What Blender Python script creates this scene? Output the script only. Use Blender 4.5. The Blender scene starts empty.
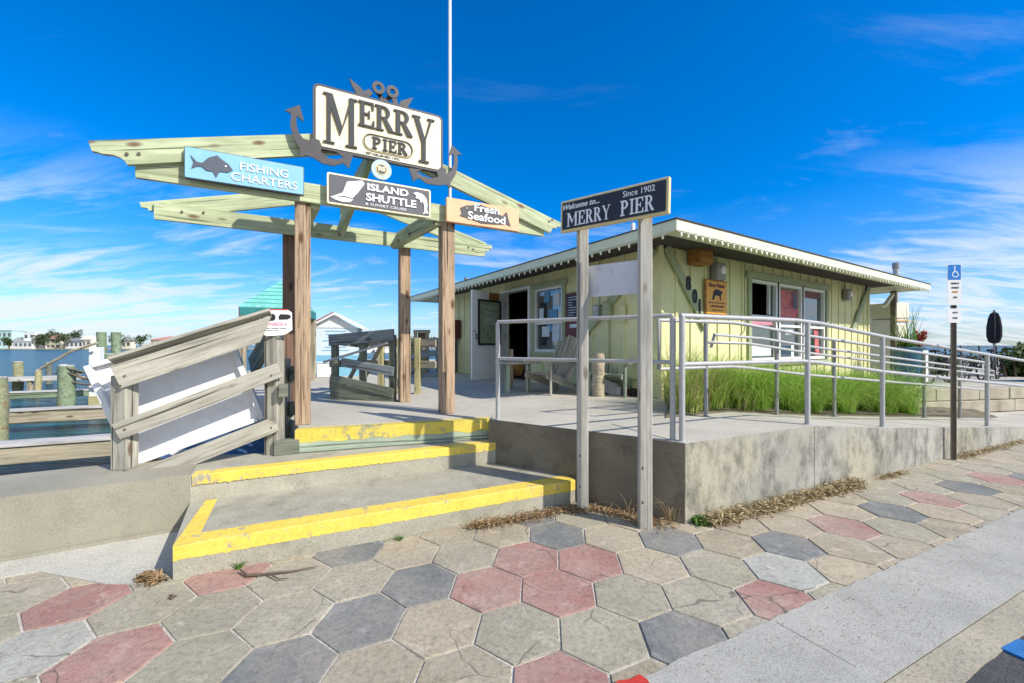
import bpy, bmesh, math, random
from mathutils import Vector, Matrix, noise
from mathutils.geometry import tessellate_polygon
random.seed(7)
V = Vector
PI = math.pi
sc = bpy.context.scene
COL = sc.collection

# ------------------------------------------------------------------ materials
def newmat(name):
    m = bpy.data.materials.new(name); m.use_nodes = True
    nt = m.node_tree; b = nt.nodes['Principled BSDF']
    return m, nt, b

def N(nt, t, **kw):
    n = nt.nodes.new(t)
    for k, v in kw.items():
        if k in n.inputs.keys(): n.inputs[k].default_value = v
        else: setattr(n, k, v)
    return n

def ramp(nt, fac, stops):
    r = nt.nodes.new('ShaderNodeValToRGB'); e = r.color_ramp.elements
    e[0].position, e[0].color = stops[0][0], (*stops[0][1], 1)
    e[1].position, e[1].color = stops[-1][0], (*stops[-1][1], 1)
    for p, c in stops[1:-1]:
        x = e.new(p); x.color = (*c, 1)
    nt.links.new(fac, r.inputs[0]); return r.outputs[0]

def mixc(nt, fac, a, b, mode='MIX'):
    m = nt.nodes.new('ShaderNodeMix'); m.data_type = 'RGBA'; m.blend_type = mode
    for s, v in ((m.inputs[0], fac), (m.inputs[6], a), (m.inputs[7], b)):
        if isinstance(v, (int, float)): s.default_value = v
        elif isinstance(v, tuple): s.default_value = (*v, 1)
        else: nt.links.new(v, s)
    return m.outputs[2]

def coords(nt, stretch=(1, 1, 1), rnd=False, world=False):
    if world:
        g = nt.nodes.new('ShaderNodeNewGeometry'); out = g.outputs['Position']
    else:
        tc = nt.nodes.new('ShaderNodeTexCoord'); out = tc.outputs['Object']
    mp = nt.nodes.new('ShaderNodeMapping'); mp.inputs['Scale'].default_value = stretch
    nt.links.new(out, mp.inputs[0])
    if rnd:
        oi = nt.nodes.new('ShaderNodeObjectInfo')
        mu = N(nt, 'ShaderNodeMath', operation='MULTIPLY'); mu.inputs[1].default_value = 37.0
        nt.links.new(oi.outputs['Random'], mu.inputs[0]); nt.links.new(mu.outputs[0], mp.inputs['Location'])
    return mp.outputs[0]

def noi(nt, vec, scale, detail=4, rough=.6, dist=0):
    n = nt.nodes.new('ShaderNodeTexNoise'); n.inputs['Scale'].default_value = scale
    n.inputs['Detail'].default_value = detail; n.inputs['Roughness'].default_value = rough
    n.inputs['Distortion'].default_value = dist
    nt.links.new(vec, n.inputs['Vector']); return n.outputs['Fac']

def bump(nt, b, h, strength=.3, dist=.01):
    bp = nt.nodes.new('ShaderNodeBump'); bp.inputs['Strength'].default_value = strength
    bp.inputs['Distance'].default_value = dist
    nt.links.new(h, bp.inputs['Height']); nt.links.new(bp.outputs[0], b.inputs['Normal'])

def mul(c, k): return tuple(min(1, x * k) for x in c)

def plain(name, c, rough=.5, metal=0, var=.12, scale=8, bmp=.0, dirt=None):
    """painted or moulded surface with light mottling and fine dirt"""
    m, nt, b = newmat(name)
    v = coords(nt, rnd=True)
    f = noi(nt, v, scale, 5)
    col = ramp(nt, f, [(.3, mul(c, 1 - var)), (.7, mul(c, 1 + var))])
    if dirt:
        d = noi(nt, v, scale * 2.7, 6, .7)
        dm = ramp(nt, d, [(.52, (0, 0, 0)), (.68, (1, 1, 1))])
        col = mixc(nt, dm, col, dirt)
    nt.links.new(col, b.inputs['Base Color'])
    b.inputs['Roughness'].default_value = rough; b.inputs['Metallic'].default_value = metal
    if bmp: bump(nt, b, noi(nt, v, scale * 6, 4), bmp, .004)
    return m

def wood(name, dark, light, knot=None, rough=.85, grain=1.0, crack=.5):
    """grain along the local x axis"""
    m, nt, b = newmat(name)
    v = coords(nt, (1.2, 22, 22), rnd=True)
    g = noi(nt, v, 1.6 * grain, 6, .65, .6)
    v2 = coords(nt, (1, 5, 5), rnd=True)
    g2 = noi(nt, v2, 1.5, 4, .6, .4)
    c = ramp(nt, g, [(.3, dark), (.5, mul(light, .85)), (.7, light)])
    big = ramp(nt, g2, [(.3, (.72, .72, .72)), (.65, (1.1, 1.1, 1.1))])
    c = mixc(nt, 1.0, c, big, 'MULTIPLY')
    v3 = coords(nt, (.6, 40, 40), rnd=True)
    ck = noi(nt, v3, 1.2, 3, .5, .3)
    cm = ramp(nt, ck, [(.345, (1, 1, 1)), (.39, (0, 0, 0))])
    c = mixc(nt, cm, c, mul(dark, crack))
    vk = coords(nt, (3.2, 8, 8), rnd=True)
    vo = nt.nodes.new('ShaderNodeTexVoronoi'); vo.inputs['Scale'].default_value = .8
    nt.links.new(vk, vo.inputs['Vector'])
    kn = ramp(nt, vo.outputs['Distance'], [(.06, (1, 1, 1)), (.12, (.8, .8, .8)), (.20, (0, 0, 0))])
    c = mixc(nt, kn, c, knot or mul(dark, .55))
    nt.links.new(c, b.inputs['Base Color']); b.inputs['Roughness'].default_value = rough
    bump(nt, b, g, .5, .006)
    return m

def concrete(name, c1, c2, stain=(.06, .06, .05), amt=.5, scale=1.5, streak=False, speck=.5, rough=.9, warm=None):
    m, nt, b = newmat(name)
    v = coords(nt, world=True)
    big = noi(nt, v, scale, 6, .62)
    col = ramp(nt, big, [(.32, c1), (.68, c2)])
    if warm:
        w = noi(nt, v, scale * .6 + .3, 3, .5)
        col = mixc(nt, ramp(nt, w, [(.45, (0, 0, 0)), (.65, (.8, .8, .8))]), col, warm)
    vs = coords(nt, (1, 1, .6) if streak else (1, 1, 1), world=True)
    st = noi(nt, vs, 4.5 if streak else 2.8, 7, .72)
    sm = ramp(nt, st, [(.5 - (.05 if streak else 0), (0, 0, 0)), (.72 - (.04 if streak else 0), (amt, amt, amt))])
    col = mixc(nt, sm, col, stain)
    fine = noi(nt, v, 95, 3, .7)
    sp = ramp(nt, fine, [(.32, (1 - speck,) * 3), (.5, (1, 1, 1)), (.72, (1 + speck * .35,) * 3)])
    col = mixc(nt, 1.0, col, sp, 'MULTIPLY')
    nt.links.new(col, b.inputs['Base Color']); b.inputs['Roughness'].default_value = rough
    ad = nt.nodes.new('ShaderNodeMath'); ad.operation = 'ADD'
    nt.links.new(fine, ad.inputs[0]); nt.links.new(noi(nt, v, 14, 6, .7), ad.inputs[1])
    bump(nt, b, ad.outputs[0], .45, .006)
    return m

def paver(name, c1, c2, blotch):
    """cast hexagon pavers: every slab has its own tone, pale worn blotches, dark specks"""
    m, nt, b = newmat(name)
    g = nt.nodes.new('ShaderNodeNewGeometry'); v = g.outputs['Position']
    col = ramp(nt, g.outputs['Random Per Island'], [(0, c1), (1, c2)])
    f = noi(nt, v, 2.5, 6, .65)
    col = mixc(nt, 1.0, col, ramp(nt, f, [(.3, (.78, .78, .78)), (.7, (1.16, 1.16, 1.15))]), 'MULTIPLY')
    w = noi(nt, v, 5.5, 7, .7, .5)
    col = mixc(nt, ramp(nt, w, [(.55, (0, 0, 0)), (.66, (.7, .7, .7))]), col, blotch)
    w2 = noi(nt, v, 9, 6, .75)
    col = mixc(nt, ramp(nt, w2, [(.55, (0, 0, 0)), (.72, (.5, .5, .5))]), col, mul(c1, .45))
    dust = noi(nt, v, 1.3, 7, .72, .3)
    col = mixc(nt, ramp(nt, dust, [(.40, (0, 0, 0)), (.66, (.62, .62, .62))]), col, (.42, .375, .30))
    wn = nt.nodes.new('ShaderNodeTexNoise'); wn.inputs['Scale'].default_value = 3; nt.links.new(v, wn.inputs['Vector'])
    va = nt.nodes.new('ShaderNodeVectorMath'); va.operation = 'MULTIPLY_ADD'; nt.links.new(wn.outputs['Color'], va.inputs[0]); va.inputs[1].default_value = (.25, .25, .25); nt.links.new(v, va.inputs[2])
    vo = nt.nodes.new('ShaderNodeTexVoronoi'); vo.feature = 'DISTANCE_TO_EDGE'; vo.inputs['Scale'].default_value = 1.5; nt.links.new(va.outputs[0], vo.inputs['Vector'])
    ck = ramp(nt, vo.outputs['Distance'], [(.002, (1, 1, 1)), (.0065, (0, 0, 0))])
    gate = ramp(nt, noi(nt, v, 1.9, 2), [(.52, (0, 0, 0)), (.56, (.75, .75, .75))])
    col = mixc(nt, mixc(nt, 1.0, ck, gate, 'MULTIPLY'), col, (.09, .08, .065))
    fine = noi(nt, v, 160, 3, .7)
    col = mixc(nt, 1.0, col, ramp(nt, fine, [(.3, (.66, .66, .66)), (.7, (1.12, 1.12, 1.12))]), 'MULTIPLY')
    mid = noi(nt, v, 34, 5, .75)
    col = mixc(nt, 1.0, col, ramp(nt, mid, [(.34, (.70, .69, .67)), (.5, (1, 1, 1)), (.68, (1.14, 1.13, 1.1))]), 'MULTIPLY')
    nt.links.new(col, b.inputs['Base Color']); b.inputs['Roughness'].default_value = .88
    ad = nt.nodes.new('ShaderNodeMath'); ad.operation = 'ADD'
    nt.links.new(fine, ad.inputs[0]); nt.links.new(noi(nt, v, 18, 5, .7), ad.inputs[1])
    bump(nt, b, ad.outputs[0], .35, .004)
    return m

def leafmat(name, c1, c2, rough=.6, trans=.25):
    m, nt, b = newmat(name)
    g = nt.nodes.new('ShaderNodeNewGeometry')
    col = ramp(nt, g.outputs['Random Per Island'], [(0, c1), (1, c2)])
    nt.links.new(col, b.inputs['Base Color']); b.inputs['Roughness'].default_value = rough
    tr = nt.nodes.new('ShaderNodeBsdfTranslucent'); nt.links.new(col, tr.inputs[0])
    mx = nt.nodes.new('ShaderNodeMixShader'); mx.inputs[0].default_value = trans
    o = nt.nodes['Material Output']
    nt.links.new(b.outputs[0], mx.inputs[1]); nt.links.new(tr.outputs[0], mx.inputs[2]); nt.links.new(mx.outputs[0], o.inputs[0])
    return m

M = {}
M['beam'] = wood('green_treated_pine', (.33, .38, .21), (.56, .62, .38), (.16, .09, .05), grain=.8, crack=.4)
M['post'] = wood('brown_timber', (.14, .08, .045), (.48, .345, .225), (.10, .05, .02), crack=.3, grain=1.3)
M['postdark'] = wood('dark_brown_timber', (.09, .05, .032), (.22, .13, .085), crack=.4)
M['grey'] = wood('weathered_grey_timber', (.19, .18, .14), (.46, .44, .36), (.12, .08, .05), crack=.35)
M['greydark'] = wood('mossy_dark_timber', (.08, .09, .06), (.22, .24, .18), (.05, .05, .03))
M['dock'] = wood('sun_bleached_dock_timber', (.22, .18, .11), (.48, .42, .30), (.10, .08, .05))
M['dockpale'] = wood('pale_dock_cap', (.34, .33, .29), (.62, .60, .55))
M['pilegreen'] = wood('green_stained_piling', (.10, .16, .09), (.28, .36, .22), (.25, .13, .05))
M['pileyel'] = wood('yellowed_piling', (.30, .27, .11), (.52, .47, .24))
M['pilerust'] = wood('rust_stained_piling', (.26, .13, .05), (.34, .38, .22), (.30, .13, .04))
M['signpost'] = wood('whitewashed_post', (.36, .34, .28), (.56, .535, .455), (.22, .19, .14))
M['bluegrey'] = wood('blue_grey_timber', (.12, .14, .14), (.27, .31, .32))
M['palegreen'] = wood('pale_green_paint', (.26, .33, .24), (.42, .50, .38))
M['brownbox'] = wood('varnished_brown_wood', (.16, .06, .015), (.42, .20, .05))
M['conc_ground'] = concrete('pale_poured_concrete', (0.420, 0.415, 0.361), (0.560, 0.540, 0.456), (0.250, 0.232, 0.189), .35, 1.6, speck=.35)
M['conc_strip'] = concrete('coarse_sidewalk_concrete', (.34, .335, .295), (.42, .41, .36), (.25, .24, .21), .5, 2.0, speck=.3)
M['conc_kerb'] = concrete('tan_kerb_concrete', (0.330, 0.299, 0.224), (0.420, 0.376, 0.275), (0.200, 0.174, 0.129), .35, 3, speck=.45)
M['conc_wall'] = concrete('grey_sea_wall_concrete', (0.260, 0.246, 0.189), (0.360, 0.338, 0.258), (0.150, 0.140, 0.103), .4, .9, speck=.2)
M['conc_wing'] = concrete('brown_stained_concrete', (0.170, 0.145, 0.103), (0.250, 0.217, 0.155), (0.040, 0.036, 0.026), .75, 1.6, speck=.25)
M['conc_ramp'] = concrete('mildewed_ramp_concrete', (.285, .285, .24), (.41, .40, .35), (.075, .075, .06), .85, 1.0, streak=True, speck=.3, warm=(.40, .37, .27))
M['conc_deck'] = concrete('pale_deck_concrete', (0.420, 0.396, 0.327), (0.520, 0.492, 0.413), (0.280, 0.261, 0.215), .4, 1.1, speck=.25)  # pale concrete of the deck, ramp top and terrace
M['conc_step'] = concrete('step_concrete', (0.320, 0.309, 0.241), (0.430, 0.405, 0.318), (0.160, 0.150, 0.112), .6, 2.2, speck=.35)
M['block'] = concrete('tan_stone_blocks', (.34, .31, .23), (.50, .46, .36), (.18, .11, .06), .6, 1.7, speck=.3)
M['yellow'] = concrete('yellow_step_paint', (.68, .45, .06), (.78, .56, .10), (.50, .42, .26), .75, 6, speck=.14, rough=.6)
def worn(name, top, under, lo, hi):
    m, nt, b = newmat(name); v = coords(nt, world=True)
    c = ramp(nt, noi(nt, v, 6, 5), [(.3, top[0]), (.7, top[1])])
    w_ = noi(nt, v, 13, 9, .78, .4); w2_ = noi(nt, v, 2.2, 3)
    ad = nt.nodes.new('ShaderNodeMath'); ad.operation = 'MULTIPLY_ADD'; nt.links.new(w2_, ad.inputs[0]); ad.inputs[1].default_value = .45; nt.links.new(w_, ad.inputs[2])
    fac = ramp(nt, ad.outputs[0], [(lo, (0, 0, 0)), (hi, (1, 1, 1))])
    c = mixc(nt, fac, c, under)
    d = noi(nt, v, 40, 6, .7); c = mixc(nt, 1.0, c, ramp(nt, d, [(.3, (.82, .80, .76)), (.6, (1.05, 1.05, 1.05))]), 'MULTIPLY')
    nt.links.new(c, b.inputs['Base Color']); b.inputs['Roughness'].default_value = .7; bump(nt, b, w_, .35, .004); return m
M['yellow'] = worn('yellow_step_paint', ((.72, .53, .075), (.82, .63, .11)), (.36, .33, .26), .80, .86)
M['yellowgreen0'] = concrete('worn_yellow_green_paint', (.62, .52, .06), (.78, .62, .08), (.18, .26, .14), .95, 3.4, speck=.15, rough=.7)
M['yellowgreen'] = worn('worn_yellow_green_paint', ((.60, .48, .07), (.74, .58, .10)), (.30, .30, .19), .76, .86)
M['sand'] = concrete('joint_sand', (.46, .43, .37), (.64, .60, .52), (.06, .048, .035), 1.0, 4, speck=.5)
M['asphalt'] = concrete('asphalt', (.055, .055, .058), (.09, .09, .09), (.03, .03, .03), .5, 3, speck=.7)
M['bluepaint'] = concrete('blue_road_paint', (.01, .13, .36), (.02, .18, .45), (.05, .09, .15), .8, 9, speck=.2, rough=.7)
M['redpaint'] = concrete('red_kerb_paint', (.48, .03, .02), (.58, .05, .03), (.25, .10, .08), .9, 14, speck=.2, rough=.7)
M['soil'] = concrete('planting_bed_soil', (.12, .10, .06), (.22, .19, .12), (.06, .05, .03), .5, 5, speck=.5)
M['pav_tan'] = paver('tan_hexagon_paver', (0.360, 0.314, 0.219), (0.470, 0.400, 0.280), (0.620, 0.531, 0.396))
M['pav_grey'] = paver('grey_green_hexagon_paver', (0.350, 0.328, 0.237), (0.420, 0.391, 0.284), (0.580, 0.531, 0.413))
M['pav_blue'] = paver('slate_hexagon_paver', (.15, .165, .165), (.21, .22, .215), (.34, .35, .33))
M['pav_red'] = paver('rose_hexagon_paver', (.37, .185, .155), (.44, .24, .20), (.54, .38, .32))
M['pav_pale'] = paver('pale_hexagon_paver', (.44, .44, .38), (.47, .47, .41), (.6, .58, .5))
M['siding'] = plain('pale_yellow_siding', (.69, .665, .36), .7, var=.10, scale=2.5, bmp=.15)
M['olive'] = plain('sage_green_trim', (.36, .40, .24), .7, var=.1, scale=4)
M['trim'] = plain('cream_green_fascia', (.68, .72, .52), .65, var=.08, scale=4)
M['soffit'] = plain('grey_green_soffit', (.62, .63, .48), .8, var=.1)
M['shingle'] = plain('dark_roof_shingle', (.06, .05, .05), .95, var=.35, scale=14, bmp=.4)
M['white'] = plain('white_paint', (.78, .78, .76), .5, var=.05, scale=3)
M['whitepanel'] = plain('white_panel_paint', (.78, .78, .79), .4, var=.04, scale=3, dirt=(.69, .69, .68))
M['greypanel'] = plain('blank_grey_board', (.62, .63, .66), .6, var=.06, scale=3, dirt=(.5, .5, .5))
M['cream'] = plain('cream_sign_board', (.74, .70, .54), .6, var=.05, scale=5, dirt=(.64, .60, .45))
M['goldedge'] = plain('yellowed_edge_paint', (.74, .60, .30), .6, var=.1, scale=9)
M['creamedge'] = plain('cream_edge_paint', (.78, .73, .50), .6, var=.08, scale=9)
M['letter'] = plain('grey_letter_paint', (.05, .055, .058), .75, var=.12)
M['gold'] = plain('gold_letter_edge', (.62, .48, .18), .5, var=.12)
M['anchor'] = plain('grey_anchor_paint', (.07, .065, .068), .6, var=.15, scale=10)
M['fishgrey'] = plain('fish_grey_paint', (.09, .105, .13), .6, var=.12)
M['skyblue'] = plain('light_blue_board', (.24, .50, .66), .55, var=.06, scale=7, dirt=(.27, .54, .68))
M['islgrey'] = plain('slate_board', (.10, .10, .115), .6, var=.1)
M['peach'] = plain('peach_board', (.80, .46, .25), .6, var=.08, scale=6, dirt=(.74, .48, .30))
M['navy'] = plain('navy_board', (.014, .018, .032), .5, var=.15)
M['palewhite'] = plain('white_lettering', (.82, .84, .84), .5, var=.02)
M['aqua'] = plain('aqua_ring', (.45, .66, .72), .5, var=.1)
M['galv'] = plain('galvanised_rail', (.43, .43, .42), .48, metal=.15, var=.1, scale=12)
M['galvdark'] = plain('galvanised_post', (.28, .28, .28), .5, metal=.2, var=.15, scale=10)
M['bronze'] = plain('brown_sign_post', (.14, .115, .085), .6, metal=.3, var=.2)
M['black'] = plain('black_paint', (.01, .01, .012), .6, var=.2)
M['rubber'] = plain('black_rubber', (.015, .015, .016), .8, var=.2)
M['blackcloth'] = plain('black_canvas', (.02, .022, .03), .9, var=.3, bmp=.3)
M['orange'] = plain('orange_sign_face', (.78, .36, .035), .5, var=.07)
M['red'] = plain('red_paint', (.45, .03, .03), .5, var=.1)
M['darkred'] = plain('dark_red_frame', (.13, .02, .018), .5, var=.15)
M['pink'] = plain('pink_lettering', (.80, .30, .38), .5, var=.1)
M['teal'] = plain('teal_roof_paint', (.16, .50, .44), .6, var=.12, scale=4, dirt=(.30, .62, .56))
M['tealdark'] = plain('dark_teal_paint', (.03, .22, .22), .6, var=.15)
M['hutblue'] = plain('hut_blue_paint', (.20, .46, .62), .6, var=.1)
M['hutwhite'] = plain('hut_white_paint', (.60, .69, .74), .6, var=.05)
M['deepblue'] = plain('blue_tarpaulin', (.03, .07, .14), .6, var=.3, scale=6)
M['blueplan'] = plain('blue_painted_tub', (.045, .12, .20), .6, var=.5, scale=4, dirt=(.05, .24, .23))
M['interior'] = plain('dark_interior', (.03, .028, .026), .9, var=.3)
M['paper'] = plain('paper_notice', (.62, .68, .72), .8, var=.1)
M['bluepaper'] = plain('blue_notice', (.12, .30, .48), .8, var=.3)
M['mapgreen'] = plain('faded_map', (.22, .28, .18), .7, var=.35, scale=9, dirt=(.45, .42, .22))
M['poster'] = plain('red_poster', (.55, .10, .10), .6, var=.4, scale=9, dirt=(.5, .4, .38))
M['bulb'] = plain('cream_light_bulb', (.85, .86, .62), .3, var=.03)
M['adablue'] = plain('blue_sign_face', (.0, .17, .55), .4, var=.05)
M['straw'] = leafmat('dry_leaf_litter', (.16, .09, .04), (.40, .28, .14), trans=.05)
M['strawpale'] = leafmat('dry_grass', (.20, .14, .065), (.50, .41, .22), trans=.15)
M['grass'] = leafmat('fountain_grass', (.15, .36, .03), (.55, .74, .14), .5, .5)
M['grassdry'] = leafmat('yellowing_grass', (.34, .34, .09), (.62, .56, .26), .6, .35)
M['weed'] = leafmat('green_weed', (.06, .16, .02), (.14, .28, .04), .6, .3)
M['bush'] = leafmat('hedge_leaves', (.04, .075, .02), (.13, .17, .05), .6, .2)
M['tree'] = leafmat('tree_leaves', (.03, .06, .02), (.09, .13, .04), .7, .1)
M['bark'] = plain('bark', (.14, .10, .07), .9, var=.3)
M['redplant'] = leafmat('red_leaves', (.30, .01, .02), (.50, .03, .04), .6, .2)

m, nt, b = newmat('window_glass'); b.inputs['Base Color'].default_value = (.03, .045, .05, 1)
b.inputs['Roughness'].default_value = .03; b.inputs['Specular IOR Level'].default_value = .9
b.inputs['IOR'].default_value = 1.9
v = coords(nt, world=True); bump(nt, b, noi(nt, v, 1.2, 2), .05, .02)
M['glass'] = m

m, nt, b = newmat('bay_water')
g = nt.nodes.new('ShaderNodeNewGeometry')
mp = nt.nodes.new('ShaderNodeMapping'); mp.inputs['Rotation'].default_value = (0, 0, .45); mp.inputs['Scale'].default_value = (.55, 1.5, 1)
nt.links.new(g.outputs['Position'], mp.inputs[0])
f = noi(nt, mp.outputs[0], 1.1, 8, .62, .4)
f2 = noi(nt, mp.outputs[0], .08, 4, .6)
c = ramp(nt, f, [(.38, (.001, .03, .045)), (.55, (.003, .085, .12)), (.70, (.05, .25, .30))])
c = mixc(nt, ramp(nt, f2, [(.4, (0, 0, 0)), (.7, (.5, .5, .5))]), c, (.012, .11, .13))
f3 = noi(nt, mp.outputs[0], .30, 7, .75)
c = mixc(nt, 1.0, c, ramp(nt, f3, [(.38, (.45, .5, .55)), (.5, (1, 1, 1)), (.62, (1.7, 1.7, 1.6))]), 'MULTIPLY')
nt.links.new(c, b.inputs['Base Color']); b.inputs['Roughness'].default_value = .2
b.inputs['IOR'].default_value = 1.33; b.inputs['Specular IOR Level'].default_value = .16; bump(nt, b, f, 1.0, .6)
M['water'] = m

# ------------------------------------------------------------------ builders
WORLD = {}
def link(name, me, mat, parent=None, Mw=None):
    o = bpy.data.objects.new(name, me); COL.objects.link(o)
    for x in (mat if isinstance(mat, (list, tuple)) else [mat]): me.materials.append(M[x])
    Mw = Mw or (WORLD[parent].copy() if parent else Matrix.Identity(4))
    WORLD[o] = Mw
    if parent:
        o.parent = parent; o.matrix_local = WORLD[parent].inverted() @ Mw
    else: o.matrix_world = Mw
    return o

def thing(name, label, cat, loc=(0, 0, 0), rz=0, group=None, F=None):
    o = bpy.data.objects.new(name, None); COL.objects.link(o); o.empty_display_size = .2
    Mw = F or (Matrix.Translation(loc) @ Matrix.Rotation(rz, 4, 'Z'))
    o.matrix_world = Mw; WORLD[o] = Mw
    tag(o, label, cat, group); return o

def tag(o, label=None, cat=None, group=None, kind=None):
    if label: o['label'] = label
    if cat: o['category'] = cat
    if group: o['group'] = group
    if kind: o['kind'] = kind
    return o

class B:
    def __init__(s): s.bm = bmesh.new()
    def box(s, c, d, R=None, bev=0, mi=0):
        Mx = Matrix.Translation(c) @ (R.to_4x4() if R else Matrix.Identity(4)) @ Matrix.Diagonal((*d, 1))
        r = bmesh.ops.create_cube(s.bm, size=1, matrix=Mx); vs = r['verts']
        if bev:
            es = list({e for v_ in vs for e in v_.link_edges})
            bmesh.ops.bevel(s.bm, geom=es, offset=bev, segments=1, affect='EDGES')
        elif mi:
            for f_ in {f_ for v_ in vs for f_ in v_.link_faces}: f_.material_index = mi
        return s
    def cyl(s, p0, p1, r0, r1=None, seg=12, cap=True):
        p0, p1 = V(p0), V(p1); r1 = r0 if r1 is None else r1; d = p1 - p0
        q = d.to_track_quat('Z', 'Y').to_matrix().to_4x4()
        bmesh.ops.create_cone(s.bm, cap_ends=cap, segments=seg, radius1=r0, radius2=r1, depth=d.length,
                              matrix=Matrix.Translation((p0 + p1) / 2) @ q)
        return s
    def path(s, pts, r, seg=10):
        """round tube along a polyline with mitred joints"""
        pts = [V(p) for p in pts]; rings = []
        for i, p in enumerate(pts):
            a = (pts[i] - pts[i - 1]).normalized() if i else None
            c = (pts[i + 1] - pts[i]).normalized() if i < len(pts) - 1 else None
            t = ((a or c) + (c or a)).normalized()
            up = V((0, 0, 1)) if abs(t.z) < .95 else V((1, 0, 0))
            x = t.cross(up).normalized(); y = x.cross(t)
            k = 1 / max(.5, t.dot(a or c)) if a and c else 1
            rr = r[i] if isinstance(r, (list, tuple)) else r
            rings.append([s.bm.verts.new(p + (x * math.cos(2 * PI * j / seg) + y * math.sin(2 * PI * j / seg)) * rr * (1 + (k - 1) * .5)) for j in range(seg)])
        for u, w in zip(rings, rings[1:]):
            for j in range(seg):
                s.bm.faces.new((u[j], u[(j + 1) % seg], w[(j + 1) % seg], w[j]))
        s.bm.faces.new(list(reversed(rings[0]))); s.bm.faces.new(rings[-1]); return s
    def prism(s, poly, y0, y1, axis='y', mi=0):
        """polygon in (x,z) extruded along y, or in (x,y) extruded along z"""
        area = sum(a[0] * c[1] - c[0] * a[1] for a, c in zip(poly, poly[1:] + poly[:1]))
        if area < 0: poly = poly[::-1]
        P = (lambda p, h: V((p[0], h, p[1]))) if axis == 'y' else (lambda p, h: V((p[0], p[1], h)))
        a = [s.bm.verts.new(P(p, y0)) for p in poly]; c = [s.bm.verts.new(P(p, y1)) for p in poly]
        n = len(poly); fs = []
        if n <= 4: fs = [s.bm.faces.new(a), s.bm.faces.new(c[::-1])]
        else:
            for tri in tessellate_polygon([[V((p[0], p[1], 0)) for p in poly]]):
                if len(set(tri)) < 3: continue
                for ring in (a, c):
                    try: fs.append(s.bm.faces.new([ring[k_] for k_ in tri]))
                    except ValueError: pass
        for i in range(n): fs.append(s.bm.faces.new((a[i], c[i], c[(i + 1) % n], a[(i + 1) % n])))
        for f_ in fs: f_.material_index = mi
        return s
    def quad(s, pts, mi=0):
        f_ = s.bm.faces.new([s.bm.verts.new(p) for p in pts]); f_.material_index = mi; return s
    def lathe(s, prof, c=(0, 0, 0), seg=20):
        c = V(c); rings = [[s.bm.verts.new(c + V((r * math.cos(2 * PI * j / seg), r * math.sin(2 * PI * j / seg), z))) for j in range(seg)] for r, z in prof]
        for u, w in zip(rings, rings[1:]):
            for j in range(seg): s.bm.faces.new((u[j], u[(j + 1) % seg], w[(j + 1) % seg], w[j]))
        s.bm.faces.new(rings[0][::-1]); s.bm.faces.new(rings[-1]); return s
    def out(s, name, mat, parent=None, Mw=None, smooth=False, fix=True):
        if fix: bmesh.ops.recalc_face_normals(s.bm, faces=s.bm.faces)
        me = bpy.data.meshes.new(name); s.bm.to_mesh(me); s.bm.free()
        if smooth:
            for p in me.polygons: p.use_smooth = True
            if hasattr(me, 'set_sharp_from_angle'): me.set_sharp_from_angle(angle=.7)
        return link(name, me, mat, parent, Mw)

def board(name, p0, p1, w, t, mat, parent=None, up=(0, 0, 1), bev=.004, frame=None, cut=None):
    """timber from p0 to p1 (centre line), height w along up, thickness t; local x runs along the grain"""
    F = WORLD[parent] if (parent and frame is None) else (frame or Matrix.Identity(4))
    p0, p1 = F @ V(p0), F @ V(p1); x = (p1 - p0).normalized(); L = (p1 - p0).length
    z = V(up); z = (z - x * z.dot(x)).normalized(); y = z.cross(x)
    Mw = Matrix(((x.x, y.x, z.x, p0.x), (x.y, y.y, z.y, p0.y), (x.z, y.z, z.z, p0.z), (0, 0, 0, 1)))
    b_ = B()
    if cut: b_.prism(cut(L), -t / 2, t / 2)
    else: b_.box((L / 2, 0, 0), (L, t, w), bev=bev)
    return b_.out(name, mat, parent, Mw)

def text_mesh(name, s, size, mat, parent, loc, width=None, ext=.004, bold=0., shear=0., height=None):
    """lettering standing up on a vertical board, front towards local -y; loc = lower left corner"""
    cu = bpy.data.curves.new(name, 'FONT'); cu.body = s; cu.size = size; cu.extrude = ext; cu.offset = bold; cu.shear = shear
    cu.resolution_u = 3
    o = bpy.data.objects.new('tmp', cu); COL.objects.link(o)
    dg = bpy.context.evaluated_depsgraph_get(); me = bpy.data.meshes.new_from_object(o.evaluated_get(dg))
    bpy.data.objects.remove(o); bpy.data.curves.remove(cu)
    xs = [v_.co.x for v_ in me.vertices]; ys = [v_.co.y for v_ in me.vertices]
    x0, x1, y0, y1 = min(xs), max(xs), min(ys), max(ys)
    kx = width / (x1 - x0) if width else 1; ky = height / (y1 - y0) if height else kx
    for v_ in me.vertices:
        x, y, z = v_.co
        v_.co = ((x - x0) * kx, -z, (y - y0) * ky)
    me.name = name
    return link(name, me, mat, parent, WORLD[parent] @ Matrix.Translation(loc))

def arc(cx, cy, r, a0, a1, n, ry=None):
    ry = ry or r
    return [(cx + r * math.cos(math.radians(a0 + (a1 - a0) * i / n)), cy + ry * math.sin(math.radians(a0 + (a1 - a0) * i / n))) for i in range(n + 1)]

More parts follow.
